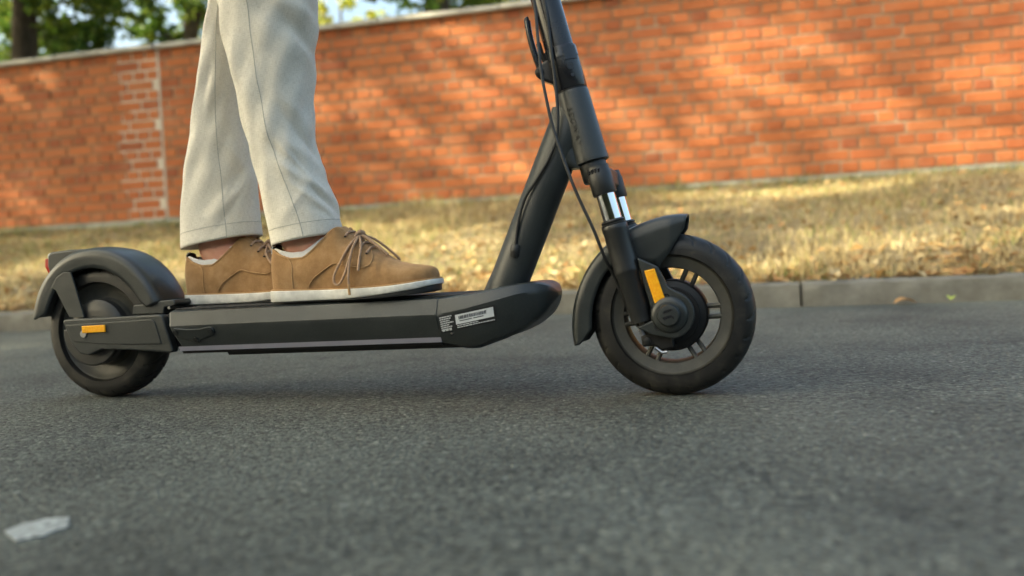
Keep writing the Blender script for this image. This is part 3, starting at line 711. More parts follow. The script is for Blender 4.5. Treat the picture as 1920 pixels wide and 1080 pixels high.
# charging port flap: bar with three lobes, slightly proud of the deck side
def flap():
    # plane of the lower deck side: n falls from .0985 (dz -.034) to .083 (dz -.070)
    lob = [(-.8605, .0055), (-.7905, .0055), (-.8255, -.0085)]; out = []
    P2 = []
    P2 += arc(lob[0], .0072, 80, 250, 10); P2 += [(-.846, -.006)]; P2 += arc(lob[2], .0068, 200, 340, 10); P2 += [(-.805, -.006)]; P2 += arc(lob[1], .0072, -70, 100, 10); P2 += [(-.812, .0098), (-.839, .0098)]
    def pt(q, off):
        dz = -.043+q[1]; f_ = (dz+.034)/-.036; n = .0985-.0155*max(f_, -.2)
        return P(q[0], n+off*.92, zd(q[0])+dz-off*.4)
    m = len(P2); v = [pt(q, -.001) for q in P2]+[pt(q, .0032) for q in P2]; f = [(i, (i+1) % m, m+(i+1) % m, m+i) for i in range(m)]+[tuple(range(m)), tuple(range(m, 2*m))]
    o = mk('charge_port_flap', v, f, 'matte_grey', deck, smooth=False, bevel=.0008)
    for l in lob:
        k = 16; v = [pt((l[0]+.0042*math.cos(a), l[1]+.0042*math.sin(a)), h) for h in (.0028, .0048) for a in np.linspace(0, 2*math.pi, k, endpoint=False)]
        f = [(i, (i+1) % k, k+(i+1) % k, k+i) for i in range(k)]+[tuple(range(k, 2*k))]
        mk('flap_button', v, f, 'matte_dark', deck, smooth=False)
flap()
# ---- deck nose: loft that rises and narrows to a rounded tip
NU = [-.3650, -.34, -.31, -.285, -.262, -.24, -.22, -.205, -.194, -.186, -.181]
def nose_par(u):
    zt = ip(u, [-.365, -.31, -.26, -.22, -.20, -.187, -.181], [.1732, .1785, .1865, .1915, .1890, .1815, .1735])
    zc = ip(u, [-.365, -.31, -.272, -.22, -.19, -.181], [.1462, .1560, .1645, .1755, .1745, .1715])
    zb = ip(u, [-.365, -.315, -.300, -.285, -.2633, -.222, -.1965, -.181], [.0945, .0870, .0885, .0950, .1015, .1210, .1425, .1660])
    hw = ip(u, [-.365, -.31, -.26, -.22, -.20, -.188, -.181], [.0990, .0975, .0910, .0760, .0600, .0400, .0130])
    return float(zt), float(zc), float(zb), float(hw)
def nose_sec(u):
    zt, zc, zb, hw = nose_par(u); k = hw/.099
    H = [(.55*hw, zt), (.80*hw, zt-.0005), (.88*hw, zt-.0030*k), (.965*hw, zc+.30*(zt-zc)), (hw, zc), (hw*.995, zc-.007*k), (.90*hw, zb+.30*(zc-zb)), (.82*hw, zb+.08*(zc-zb)), (.70*hw, zb), (.3*hw, zb)]
    return [P(u, n, z) for n, z in H]+[P(u, -n, z) for n, z in H[::-1]]
nose = part('deck_nose', loft([nose_sec(u) for u in np.concatenate([np.linspace(-.3650, -.21, 26), np.linspace(-.207, -.181, 14)])]), 'matte_grey', angle=28)
part('nose_screw', disc((-.343, .1135), [(.0030, .088), (.0030, .0905), (.002, .091)], 14), 'matte_dark', nose)
def nose_pt(u, z, off):
    zt, zc, zb, hw = nose_par(u); t = np.clip((zc-.006-z)/(zc-.006-(zb+.30*(zc-zb))), 0, 1.3)
    n = hw*.995+(.90*hw-hw*.995)*t; return np.array(P(u, n+off, z-off*.2))
def label_patch(name, u0, u1, z0f, z1f, off, mat, parent, nu=10, thick=.0004):
    V = []; F = []
    def zz(u, f_): # label runs parallel to the crease
        zc = .1462+(u+.365)*.175; return zc-.0035-f_
    for off_ in (off, off-thick):
        for i in range(nu+1):
            u = u0+(u1-u0)*i/nu
            V += [nose_pt(u, zz(u, z0f), off_), nose_pt(u, zz(u, z1f), off_)]
    m = 2*(nu+1)
    for i in range(nu): F.append((2*i, 2*i+2, 2*i+3, 2*i+1))
    b = [2*i for i in range(nu+1)]+[2*i+1 for i in range(nu, -1, -1)]
    F += [(b[k], b[(k+1) % len(b)], m+b[(k+1) % len(b)], m+b[k]) for k in range(len(b))]
    return V, F
lab = part('data_label', label_patch('x', -.362, -.2665, .000, .0270, .0012, 'label_dark', None), 'label_dark', nose, smooth=False)
lab.parent = nose
pr = part('label_panel', label_patch('x', -.3335, -.2705, .0035, .0190, .0018, '', None), 'label_white', nose, smooth=False)
bar = G(); u = -.3280
while u < -.2830:
    w_ = rng.choice([.0006, .0009, .0014]); bar.add(*label_patch('x', u, u+w_, .0060, .0115, .0022, '', None, 1)); u += w_+rng.choice([.0006, .0009, .0012])
bar.add(*label_patch('x', -.3270, -.3060, .0135, .0148, .0022, '', None, 2)); bar.add(*label_patch('x', -.3040, -.2870, .0135, .0148, .0022, '', None, 2))
bar.mk('barcode', 'label_print', nose, smooth=False)
txt = G()
for k, (a, b) in enumerate([(-.3605, -.3395), (-.3605, -.3410), (-.3600, -.3440), (-.3600, -.3375), (-.3600, -.3450), (-.3595, -.3400), (-.3595, -.3440)]):
    z_ = .0020+k*.0034; u = a
    while u < b:
        w_ = rng.uniform(.002, .005); txt.add(*label_patch('x', u, min(b, u+w_), z_, z_+.0019, .0019, '', None, 1)); u += w_+.0007
for z_, a, b in ((.0205, -.3320, -.2960), (.0235, -.3320, -.2700)):
    u = a
    while u < b:
        w_ = rng.uniform(.002, .006); txt.add(*label_patch('x', u, min(b, u+w_), z_, z_+.0014, .0019, '', None, 1)); u += w_+.0007
for a in (-.356, -.350, -.344): txt.add(*label_patch('x', a-.002, a+.0022, .0222, .0262, .0021, '', None, 1))
txt.mk('label_text', 'label_print_light', nose, smooth=False)
# ---- down tube, head tube, clamp, stem
d0, d1 = np.array(P(-.288, 0, .150)), np.array(P(-.143, 0, .468))
dt = part('down_tube', loft([[c+x*.033*s*math.cos(q)+y*yb*math.sin(q) for q in np.linspace(0, 2*math.pi, 40, endpoint=False)] for c, s, x, y, yb in
     [(d0+(d1-d0)*t, sc_, np.array([.909, 0, -.416]), np.array([0, 1., 0]), yb) for t, sc_, yb in ((0, 1.10, .034), (.08, 1.05, .0325), (.16, 1.0, .031), (.6, 1.0, .031), (.74, 1., .029), (.88, 1., .0255), (1, .97, .021))]]), 'matte_grey', angle=60)
e = unit(np.array([-.2334, 0, .9724]))
def sp(w, off=0., n=0.): return np.array(P(ax(w)+off, n, w))
ht = part('head_tube', cyl(sp(.381), sp(.4985), .028, seg=48, extra=[(0, .0275), (.01, .0288), (.06, .0288), (.10, .0283), (.97, .0272), (.99, .0268), (1, .0262)]), 'matte_grey', angle=40)
part('head_tube_lug', loft([[c_+np.array([math.cos(q)*a_, math.sin(q)*b_, 0])+e*0 for q in np.linspace(0, 2*math.pi, 32, endpoint=False)] for c_, a_, b_ in
     [(np.array(P(-.142, 0, .373)), .018, .018), (np.array(P(-.156, 0, .384)), .026, .0225), (np.array(P(-.160, 0, .42)), .024, .0215), (np.array(P(-.168, 0, .455)), .018, .020), (np.array(P(-.172, 0, .476)), .008, .012)]]), 'matte_grey', ht, angle=60)
part('head_tube_ring', cyl(sp(.4988), sp(.5012), .0258, seg=40), 'black_plastic', ht)
cl = part('folding_clamp', cyl(sp(.5014), sp(.572), .027, seg=44, extra=[(0, .0262), (.02, .0270), (.70, .0268), (.705, .0260), (.72, .0260), (.725, .0272), (.96, .0272), (.985, .0262), (1, .0245)]), 'gloss_black', angle=35)
st = part('stem', cyl(sp(.560), sp(1.10), .0240, .0225, seg=40), 'gloss_black', angle=40)
part('clamp_ear', plate([(-.170, .560), (-.178, .5565), (-.196, .546), (-.203, .538), (-.203, .529), (-.196, .523), (-.184, .517), (-.168, .510)], -.016, .016), 'gloss_black', cl, bevel=.004, bseg=3)
part('clamp_pivot', disc((-.195, .5335), [(.0075, -.019), (.0075, .018), (.005, .0195)], 20), 'black_plastic', cl)
ft = sp(.551, 0, 0)
# hinge slot and bolts on the front quarter of the clamp
def on_tube(w, ang, r): # ang: 0 = forward, 90 = towards the camera side
    x = np.array([.9724, 0, .2334]); y = np.array([0, -1., 0]); return sp(w)+(x*math.cos(R(ang))+y*math.sin(R(ang)))*r, x*math.cos(R(ang))+y*math.sin(R(ang))
for w_, r_ in ((.5335, .0060), (.5195, .0030)):
    c_, n_ = on_tube(w_, 62, .0258); part('clamp_bolt', cyl(c_, c_+n_*.0022, r_, r_*.92, 20), 'cable_rubber', cl)
c_, n_ = on_tube(.557, 52, .0262)
part('hinge_plate', loft([[on_tube(w_, a, .0281)[0] for a in (20, 40, 60, 74)]+[on_tube(w_, a, .0255)[0] for a in (74, 60, 40, 20)] for w_ in (.5445, .546, .566, .567)]), 'gloss_black', cl, bevel=.0006)
lv = part('folding_lever', tube(spline(PL([(-.196, .006, .540), (-.203, .010, .565), (-.2095, .012, .595), (-.2125, .012, .619), (-.2105, .012, .622)]), 24), .0052, 12, ry=.0085), 'gloss_black', cl)
part('safety_catch', tube(spline(PL([(-.186, .008, .550), (-.192, .009, .566), (-.196, .010, .582)]), 12), .0042, 10), 'black_plastic', cl)
# lettering down the side of the head tube
def text_mesh(s, size, name, mat, parent, M, ext=.0002, spacing=1.):
    cu = bpy.data.curves.new(name, 'FONT'); cu.body = s; cu.size = size; cu.extrude = ext; cu.align_x = 'CENTER'; cu.align_y = 'CENTER'; cu.space_character = spacing
    t = bpy.data.objects.new(name, cu); COL.objects.link(t); bpy.context.view_layer.update()
    me = bpy.data.meshes.new_from_object(t.evaluated_get(bpy.context.evaluated_depsgraph_get())); bpy.data.objects.remove(t)
    me.name = name; me.materials.clear(); me.materials.append(MATS[mat]); o = bpy.data.objects.new(name, me); COL.objects.link(o); o.parent = parent; o.matrix_local = M; return o
c_, n_ = on_tube(.440, 106, .0286); xax = -e; zax = n_; yax = np.cross(zax, xax)
text_mesh('SEGWAY', .0125, 'lettering', 'matte_dark', ht, Matrix([[xax[i], yax[i], zax[i], c_[i]] for i in range(3)]+[[0, 0, 0, 1]]), .00025, 1.45)
# ---- fork
LX = lambda w: -.077+.2415*(.275-w)                       # fork leg axis
def fp(w, n): return np.array(P(LX(w), n, w))
cr = part('fork_crown', cyl(sp(.350), sp(.384), .023, seg=36, extra=[(0, .0205), (.08, .0225), (.85, .0225), (1, .0215)]), 'matte_dark', angle=40)
part('crown_bridge', loft([[np.array(P(LX(.352)+a, n, .352+b)) for a, b in ((-.012, -.016), (.015, -.010), (.011, .018), (-.016, .014))] for n in (-.060, -.03, .03, .060)]), 'matte_dark', cr, bevel=.004, bseg=3)
legs_ = []
for sd in (1, -1):
    nn = sd*.057
    up = part('fork_sleeve', cyl(fp(.3235, nn), fp(.368, nn), .019, seg=36, extra=[(0, .0180), (.05, .0192), (.72, .0192), (.80, .0180), (1, .0172)]), 'matte_dark', cr, angle=40)
    lo = part('fork_leg', cyl(fp(.276, nn), fp(.1225, nn), .02, seg=36, extra=[(0, .0195), (.015, .0207), (.06, .0207), (.075, .0200), (.44, .0204), (.47, .0207), (.50, .0204), (.52, .0188), (.86, .0182), (.90, .0165), (1, .0160)]), 'matte_dark', angle=40); legs_.append(lo)
    part('stanchion', cyl(fp(.27, nn), fp(.33, nn), .0150, seg=40), 'chrome', lo)
    part('dust_seal', cyl(fp(.2745, nn), fp(.2835, nn), .02, seg=36, extra=[(0, .0200), (.2, .0205), (.35, .0178), (.55, .0182), (.7, .0192), (1, .0168)]), 'cable_rubber', lo)
    bk = [(-.042, .2227), (-.011, .2074), (.0035, .176)]+arc((.004, .133), .0375, 72, -82, 22)+[(-.0236, .1025), (-.0476, .1145), (-.0202, .1259)]
    b_ = part('axle_bracket', plate(bk, sd*.058, sd*.0695), 'matte_grey', lo, bevel=.0022, bseg=3, smooth=False)
    part('axle_boss', disc((.004, .133), [(.0290, sd*.068), (.0275, sd*.0725), (.0245, sd*.0755), (.020, sd*.0765)], 44), 'matte_grey', lo)
    part('axle_cap', disc((.004, .133), [(.0178, sd*.0760), (.0175, sd*.0830), (.0150, sd*.0878), (.010, sd*.0885)], 40), 'matte_grey', lo)
    for bu, bw in ((.0003, .1605), (-.0152, .1135)):
        part('bracket_bolt', disc((bu, bw), [(.0050, sd*.069), (.0050, sd*.0708), (.0034, sd*.0708), (.0030, sd*.0692)], 18), 'gloss_black', lo)
    rf = [(-.0315, .2015), (-.0155, .2050), (-.0150, .2032), (-.0005, .1545), (-.0040, .1505), (-.0160, .1485), (-.0172, .1505)]
    part('reflector', plate(rf, sd*.0690, sd*.0728), 'amber', lo, bevel=.0012, smooth=False)
# emblem on the near axle cap: two slanted bars
for dz in (.0036, -.0036):
    part('emblem', plate([(-.0035, .1325+dz), (.0065, .1355+dz), (.0095, .1335+dz+.0035), (.0115, .1375+dz), (.0075, .1395+dz), (-.0025, .1362+dz)] if dz > 0 else [(-.0025, .1265), (.0085, .1300), (.0125, .1275), (.0115, .1315), (.0070, .1340), (-.0055, .1300)], .0886, .0893), 'gloss_black', legs_[0], smooth=False)
# mark on the fork sleeve
c_ = fp(.362, .057); xa = unit(np.array([.95, -.25, .2])); za = unit(np.array([-.12, -.97, -.1])); za = unit(za-xa*(za@xa)); ya = np.cross(za, xa); c_ = c_+za*.0184
V = []; F = []
for k, (a, b, w_) in enumerate([(-.011, -.007, .002), (-.005, -.001, .0035), (.001, .004, .0035), (.0055, .0085, .002)]):
    i0 = len(V); V += [c_+xa*x_+ya*y_+za*z_ for z_ in (-.004, .0012-abs(a+b)*.12) for x_, y_ in ((a, -.004), (b, -.0035), (b+.001, w_), (a+.001, w_-.001))]
    F += [(i0, i0+1, i0+2, i0+3), (i0+4, i0+5, i0+6, i0+7)]+[(i0+j, i0+(j+1) % 4, i0+4+(j+1) % 4, i0+4+j) for j in range(4)]
part('fork_mark', (V, F), 'gloss_black', cr, smooth=False)
# brake actuator under the bracket
br = part('brake_arm', plate([(-.044, .100), (-.018, .104), (.006, .098), (.008, .080), (-.012, .076), (-.022, .0835), (-.042, .082)], .036, .052), 'black_plastic', bevel=.003)
part('arm_bolt', disc((-.034, .0915), [(.0055, .050), (.0055, .0545), (.004, .055)], 18), 'cable_rubber', br)
part('cable_clamp', tube(PL([(-.046, .046, .112), (-.040, .047, .100)]), .0035, 10), 'steel', br)
part('cable_nipple', tube(PL([(-.022, .046, .080), (-.012, .046, .0725), (-.004, .046, .0735)]), .0028, 10), 'steel', br)
# ---- cables
c1 = spline(PL([(-.300, .040, 1.06), (-.245, .036, .86), (-.2085, .034, .72), (-.1935, .036, .645), (-.1885, .044, .585), (-.1840, .051, .530), (-.1765, .054, .480), (-.1655, .056, .4263), (-.1363, .066, .3385), (-.1079, .068, .2698), (-.0930, .064, .225), (-.082, .050, .195), (-.066, .044, .150), (-.048, .046, .114)]), 120)
part('brake_cable', tube(c1, .0026, 10), 'cable_rubber')
c2 = spline(PL([(-.290, .030, 1.06), (-.235, .026, .86), (-.195, .026, .72), (-.1785, .0265, .645), (-.1700, .0300, .5586), (-.1665, .0310, .515), (-.1640, .0330, .4714), (-.1668, .0345, .4246), (-.1808, .0340, .3915), (-.205, .0335, .3560), (-.2245, .0335, .3298), (-.236, .0330, .300), (-.243, .0325, .2697), (-.246, .0325, .2475), (-.247, .0270, .236)]), 120)
part('power_cable', tube(c2, .0027, 10), 'cable_rubber')
gr = spline(PL([(-.2455, .0290, .2540), (-.2475, .0310, .2440), (-.2490, .0285, .2330)]), 12)
part('cable_grommet', tube(gr, [.004]+[.0078]*(len(gr)-2)+[.004], 14, ry=.006), 'matte_dark', dt)
# ---- handlebar (above the picture)
hb = part('handlebar', tube(spline(PL([(-.335, .30, 1.115), (-.305, .18, 1.125), (-.295, .06, 1.125), (-.295, -.06, 1.125), (-.305, -.18, 1.125), (-.335, -.30, 1.115)]), 40), .013, 16), 'matte_dark')
for sd in (1, -1):
    part('grip', tube(PL([(-.316, sd*.20, 1.1235), (-.326, sd*.25, 1.120), (-.336, sd*.305, 1.1145)]), .0165, 16), 'grip', hb)
    part('brake_lever', tube(spline(PL([(-.300, sd*.165, 1.12), (-.270, sd*.185, 1.112), (-.268, sd*.24, 1.105), (-.285, sd*.29, 1.10)]), 16), .005, 8), 'matte_dark', hb)
part('display', plate([(-.315, 1.112), (-.275, 1.122), (-.275, 1.142), (-.320, 1.130)], -.05, .05), 'gloss_black', hb, bevel=.005)
part('headlight', cyl(sp(1.03, .022), sp(1.03, .045)+np.array([0, 0, .004]), .020, .018, 28), 'gloss_black', st)

# ------------------------------------------------------------------ the rider
PO = np.array([-.65, 0, .1715]); ca_, sa_ = math.cos(SC_ROT), math.sin(SC_ROT)
PER = tag(empty('person', (SC_LOC[0]+ca_*PO[0], SC_LOC[1]+sa_*PO[0], PO[2]), SC_ROT), 'person in cream linen trousers and tan suede lace-up shoes standing on the scooter deck', 'person')
def pp(name, geo, mat, parent=None, **k):
    v, f = geo; return mk(name, [tuple(np.array(q)-PO) for q in v], f, mat, parent or PER, **k)
# ---- body: one continuous skin surface
def body():
    J = {}; E_ = []; Rr = {}
    def j(k, u, n, w, r, r2=None, parent=None):
        J[k] = np.array(P(u, n, w))-PO; Rr[k] = (r, r2 or r)
        if parent: E_.append((parent, k))
    j('pelvis', -.735, 0, 1.00, .125, .095)
    j('waist', -.735, 0, 1.14, .115, .085, 'pelvis'); j('chest', -.725, 0, 1.33, .135, .10, 'waist'); j('upper', -.715, 0, 1.46, .11, .085, 'chest')
    j('neck', -.71, 0, 1.55, .055, None, 'upper'); j('neck2', -.695, 0, 1.60, .052, None, 'neck'); j('skull', -.685, 0, 1.69, .082, .088, 'neck2'); j('crown', -.69, 0, 1.775, .058, .06, 'skull')
    j('face', -.625, 0, 1.67, .048, None, 'skull'); j('nose', -.598, 0, 1.675, .012, None, 'face')
    for s, nm in ((1, 'n'), (-1, 'f')):
        j(nm+'sh', -.71, s*.18, 1.455, .062, None, 'upper'); j(nm+'el', -.60, s*.27, 1.22, .044, None, nm+'sh'); j(nm+'fa', -.47, s*.262, 1.17, .040, None, nm+'el'); j(nm+'wr', -.375, s*.252, 1.135, .027, .03, nm+'fa'); j(nm+'pa', -.345, s*.250, 1.138, .020, .034, nm+'wr')
        for k, dn in enumerate((-.030, -.010, .010, .029)):
            b = nm+'k%d' % k; j(b, -.322, s*(.25+dn), 1.142, .0095, None, nm+'pa'); j(b+'a', -.300, s*(.25+dn), 1.130, .0085, None, b); j(b+'b', -.305, s*(.25+dn), 1.107, .0078, None, b+'a')
        j(nm+'t1', -.352, s*.214, 1.118, .0105, None, nm+'pa'); j(nm+'t2', -.325, s*.207, 1.100, .009, None, nm+'t1')
    for nm, n, hip, kn, sh, an, ft in (('n', .045, (-.705, .085, .93), (-.661, .052, .66), (-.655, .048, .45), (-.618, .045, .283), (-.550, .045, .242)),
                                      ('f', -.04, (-.755, -.085, .93), (-.815, -.046, .65), (-.846, -.042, .45), (-.860, -.040, .283), (-.790, -.040, .242))):
        j(nm+'hip', *hip, .075, .075, 'pelvis'); j(nm+'kn', *kn, .034, .034, nm+'hip'); j(nm+'sn', *sh, .030, .030, nm+'kn'); j(nm+'an', *an, .0400, .0400, nm+'sn')
        j(nm+'ft', *ft, .0310, .0310, nm+'an'); j(nm+'ba', ft[0]+.085, ft[1], .205, .026, None, nm+'ft'); j(nm+'hl', an[0]-.028, an[1], .238, .031, None, nm+'an')
    ks = list(J); me = bpy.data.meshes.new('body'); me.from_pydata([tuple(J[k]) for k in ks], [(ks.index(a), ks.index(b)) for a, b in E_], [])
    o = bpy.data.objects.new('body', me); COL.objects.link(o); o.parent = PER; me.materials.append(MATS['skin'])
    md = o.modifiers.new('skin', 'SKIN'); md.use_smooth_shade = True
    if not me.skin_vertices: me.attributes.new('skin', 'FLOAT', 'POINT')
    for i, k in enumerate(ks):
        me.skin_vertices[0].data[i].radius = Rr[k]; me.skin_vertices[0].data[i].use_root = (k == 'pelvis')
    md = o.modifiers.new('sub', 'SUBSURF'); md.levels = md.render_levels = 2
    for s in (1, -1):
        pp('eye', tube([np.array(P(-.583, s*.030, 1.705)), np.array(P(-.579, s*.030, 1.705))], .009, 10), 'label_dark', o)
    return o
BODY = body()
pp('hair', tube(spline(PL([(-.66, 0, 1.785), (-.72, 0, 1.77), (-.76, 0, 1.70), (-.755, 0, 1.64)]), 20), np.interp(np.linspace(0, 1, 19), [0, .3, .8, 1], [.05, .082, .075, .04]), 20), 'hair', angle=0)
sh = G()
sh.add(*tube(spline(PL([(-.735, 0, .985), (-.735, 0, 1.14), (-.725, 0, 1.32), (-.715, 0, 1.46), (-.71, 0, 1.535)]), 24), np.interp(np.linspace(0, 1, 25), [0, .3, .65, .9, 1], [.17, .165, .185, .15, .07]), 28, ry=np.interp(np.linspace(0, 1, 25), [0, .3, .65, .9, 1], [.125, .12, .13, .11, .07])))
for s in (1, -1): sh.add(*tube(spline(PL([(-.71, s*.12, 1.465), (-.705, s*.19, 1.44), (-.60, s*.27, 1.22), (-.545, s*.268, 1.20)]), 24), np.linspace(.085, .058, 25), 18))
pp('shirt', (sh.v, sh.f), 'shirt', angle=0)

# ---- trousers: two creased legs joined at the seat; edges measured on each leg
def leg_fn(zs, back, front, nc, hn, seedk, folds, tn=.58):
    zl = np.array(zs)
    def pos(z, ph, off=0.):
        ub = ip(z, zs, back); uf = ip(z, zs, front); c = (ub+uf)/2; a = (uf-ub)/2; n0 = ip(z, zs, nc); b = ip(z, zs, hn)*.90; a = math.sqrt(max((.72*a)**2, a*a-(b*tn)**2))
        cs, sn_ = math.cos(ph), math.sin(ph)
        # slightly squared ellipse so the cloth hangs flat on its outer side
        rx = a*np.sign(cs)*abs(cs)**.9; ry = b*np.sign(sn_)*abs(sn_)**.82
        d = off
        for (fz, fp_, wz, wp, sl, am) in folds:
            dp = (ph-fp_+math.pi) % (2*math.pi)-math.pi; q = (z-fz-sl*dp)/wz; d += am*math.exp(-q*q-(dp/wp)**2)
        zz_ = np.clip((z-.30)/.1, 0, 1)
        d *= .75; d += (.0011*math.sin(ph*3+z*9+seedk)+.0010*math.sin(ph*5-z*31+2*seedk)+.0012*math.sin(ph*9+z*53+seedk)+.0009*math.sin(ph*4+z*83))*zz_
        til = .13*(c+rx-c)*math.exp(-((z-.285)/.10)**2)
        return np.array([c+rx+d*cs, -(n0+ry+d*sn_), z+til])
    return pos
PI = math.pi
near_leg = leg_fn([.280, .30, .32, .39, .456, .525, .575, .64, .69, .76, .86, .96], [-.6885, -.691, -.695, -.707, -.721, -.7344, -.744, -.7539, -.7580, -.772, -.795, -.81],
                  [-.5500, -.5520, -.5555, -.5765, -.5920, -.5905, -.5855, -.5770, -.5700, -.572, -.585, -.60], [.047, .047, .047, .048, .049, .05, .051, .053, .055, .06, .07, .08],
                  [.058, .058, .059, .062, .066, .070, .073, .077, .080, .085, .09, .095], 1.3,
                  [(.372, 0.5, .014, .8, .035, .0085), (.345, .3, .010, .8, .05, -.0070), (.405, .9, .013, .7, .06, -.0050), (.428, .5, .014, .7, .04, .0055), (.475, .6, .012, .5, .06, -.004), (.50, .5, .014, .6, .05, .0035), (.60, .5, .018, .6, .03, .004), (.63, .5, .012, .7, .04, -.0065), (.665, .4, .016, .7, .03, .007),
                   (.55, 2.1, .10, .25, -.05, .002), (.45, 2.4, .10, .25, 0, -.002), (.345, 1.2, .008, .5, -.05, .003),
                   (.362, .5, .007, .50, .07, -.0040), (.392, .6, .008, .5, .085, .0030), (.415, .7, .008, .4, .09, -.0025), (.337, .6, .006, .6, .06, .0040), (.320, .5, .007, .5, .03, -.0035), (.648, .6, .008, .5, .05, -.0035), (.618, .5, .009, .5, .06, .0025), (.685, .5, .009, .5, .02, -.0030), (.445, .2, .010, .5, .05, -.0045)])
far_leg = leg_fn([.289, .31, .35, .40, .453, .52, .574, .64, .673, .75, .86, .96], [-.9415, -.9405, -.9365, -.9290, -.9190, -.9020, -.8870, -.8700, -.8610, -.8390, -.835, -.835],
                 [-.7640, -.765, -.768, -.770, -.774, -.773, -.768, -.760, -.757, -.742, -.70, -.66], [-.040, -.040, -.040, -.041, -.042, -.043, -.044, -.046, -.048, -.052, -.062, -.075],
                 [.062, .062, .063, .065, .068, .071, .074, .077, .079, .084, .09, .095], 4.1,
                 [(.36, .9, .010, .5, -.06, .004), (.40, .6, .016, .5, -.05, -.006), (.46, .7, .018, .5, .06, .004), (.57, 1.5, .07, .14, -.20, -.003), (.60, 1.9, .10, .2, -.20, .003), (.50, 2.4, .10, .22, -.1, -.003), (.42, 2.1, .05, .2, 0, .003), (.345, .8, .006, .5, -.08, -.0035), (.38, .9, .007, .5, -.08, .0035)], .68)
def leg_geo(fn, z0, z1, nz=130, nph=96):
    rings = []; zs = np.linspace(z0, z1, nz)
    for z in zs: rings.append([fn(z, q) for q in np.linspace(0, 2*PI, nph, endpoint=False)])
    # turned hem inside
    inner = [[fn(z, q, -.0035) for q in np.linspace(0, 2*PI, nph, endpoint=False)] for z in (z0+.045, z0+.001)]
    return loft(inner+rings, cap=False)
TR = G(); uvs = []
for fn, z0 in ((near_leg, .280), (far_leg, .289)): TR.add(*leg_geo(fn, z0, .955))
seat = [[np.array(P(uc+a*math.cos(q), b*math.sin(q), z)) for q in np.linspace(0, 2*PI, 96, endpoint=False)] for uc, a, b, z in ((-.71, .085, .12, .80), (-.72, .12, .165, .88), (-.735, .14, .18, .95), (-.74, .135, .175, 1.02), (-.738, .13, .168, 1.06))]
TR.add(*loft(seat))
TRO = pp('trousers', (TR.v, TR.f), 'linen', angle=0)
uvl = TRO.data.uv_layers.new(name='UVMap'); co_ = np.empty(len(TRO.data.vertices)*3); TRO.data.vertices.foreach_get('co', co_); co_ = co_.reshape(-1, 3)
li = np.empty(len(TRO.data.loops), np.int32); TRO.data.loops.foreach_get('vertex_index', li)
uvl.data.foreach_set('uv', np.stack([co_[li, 0]+co_[li, 1]*.9, co_[li, 2]], 1).ravel())
# side seams and hem stitching
def seam(fn, pts, name='seam', r=.0009, off=-.0002):
    zz = np.linspace(pts[0][0], pts[-1][0], 70); ph = [ip(z, [p[0] for p in pts], [p[1] for p in pts]) for z in zz]
    pp(name, tube([fn(z, q, off) for z, q in zip(zz, ph)], r, 6), 'seam_thread', TRO)
seam(near_leg, [(.281, 1.28), (.40, 1.38), (.55, 1.52), (.70, 1.56), (.94, 1.56)])
seam(far_leg, [(.290, 1.02), (.42, 1.02), (.55, 1.10), (.70, 1.30), (.94, 1.5)])
for fn, z in ((near_leg, .306), (far_leg, .316)):
    pp('hem_stitch', tube([fn(z, q, .0001) for q in np.linspace(0, 2*PI, 90)], .0006, 5), 'seam_thread', TRO)

# ---- shoes
SL = .307
def hw_(s): return float(ip(s, [0, .008, .03, .07, .2, .4, .58, .72, .85, .93, .975, .993, 1], [.002, .012, .0225, .0295, .0335, .0355, .044, .0475, .0440, .0360, .0250, .0140, .0008]))
def zb_(s): return float(ip(s, [0, .45, .65, .8, .92, 1], [0, 0, .0005, .002, .0045, .0085]))
def zw_(s): return float(ip(s, [0, .5, .8, 1], [.0225, .0195, .0215, .0280]))
def ht_(s): return float(ip(s, [0, .04, .10, .17, .235, .30, .37, .455, .50, .59, .69, .81, .92, .97, .99, 1], [.0945, .0925, .0825, .0755, .0755, .0870, .1040, .1235, .1110, .0925, .0725, .0575, .0515, .0480, .0435, .0340]))
def wo_(s): return float(ip(s, [0, .02, .07, .15, .26, .36, .44, .475, .52, 1], [.0005, .014, .0270, .0335, .0345, .0330, .0250, .0110, 0, 0]))
def shoe_pt(s, q, side, off=0.):
    a = q*PI/2; hw, zw, h, wo = hw_(s), zw_(s), ht_(s), wo_(s); wo = min(wo, hw*.97)
    pc = float(ip(s, [0, .45, .6, 1], [.62, .66, .80, .85])); ps = float(ip(s, [0, .4, .6, 1], [.95, .95, .92, .88]))
    bulge = .0035*math.sin(PI*min(1, q*1.4))*float(ip(s, [0, .1, .8, .97, 1], [1., 1., .8, .3, 0]))
    y = wo+(hw-wo)*max(0, math.cos(a))**pc+bulge; z = zw+(h-zw)*math.sin(a)**ps
    ny = math.cos(a); nz = math.sin(a)
    qq = 0
    # overlapping quarter panel: everything behind a curve from the welt up to the eyelet corner is one leather thickness proud
    edge = float(ip(q, [0, .12, .20, .245, .265, .29, .36, .52, .75, 1], [.275, .300, .345, .42, .50, .60, .655, .675, .655, .60]))
    off2 = .0014/(1+math.exp((s-edge)/.004)) if q < .93 else 0
    cr_ = .0010*math.sin((s-.62)*95+2.2*q)*math.exp(-((s-.72)/.07)**2)*min(1, q*2)
    o_ = off+off2*1.5+cr_
    return np.array([s*SL, side*(y+ny*o_), z+nz*o_])
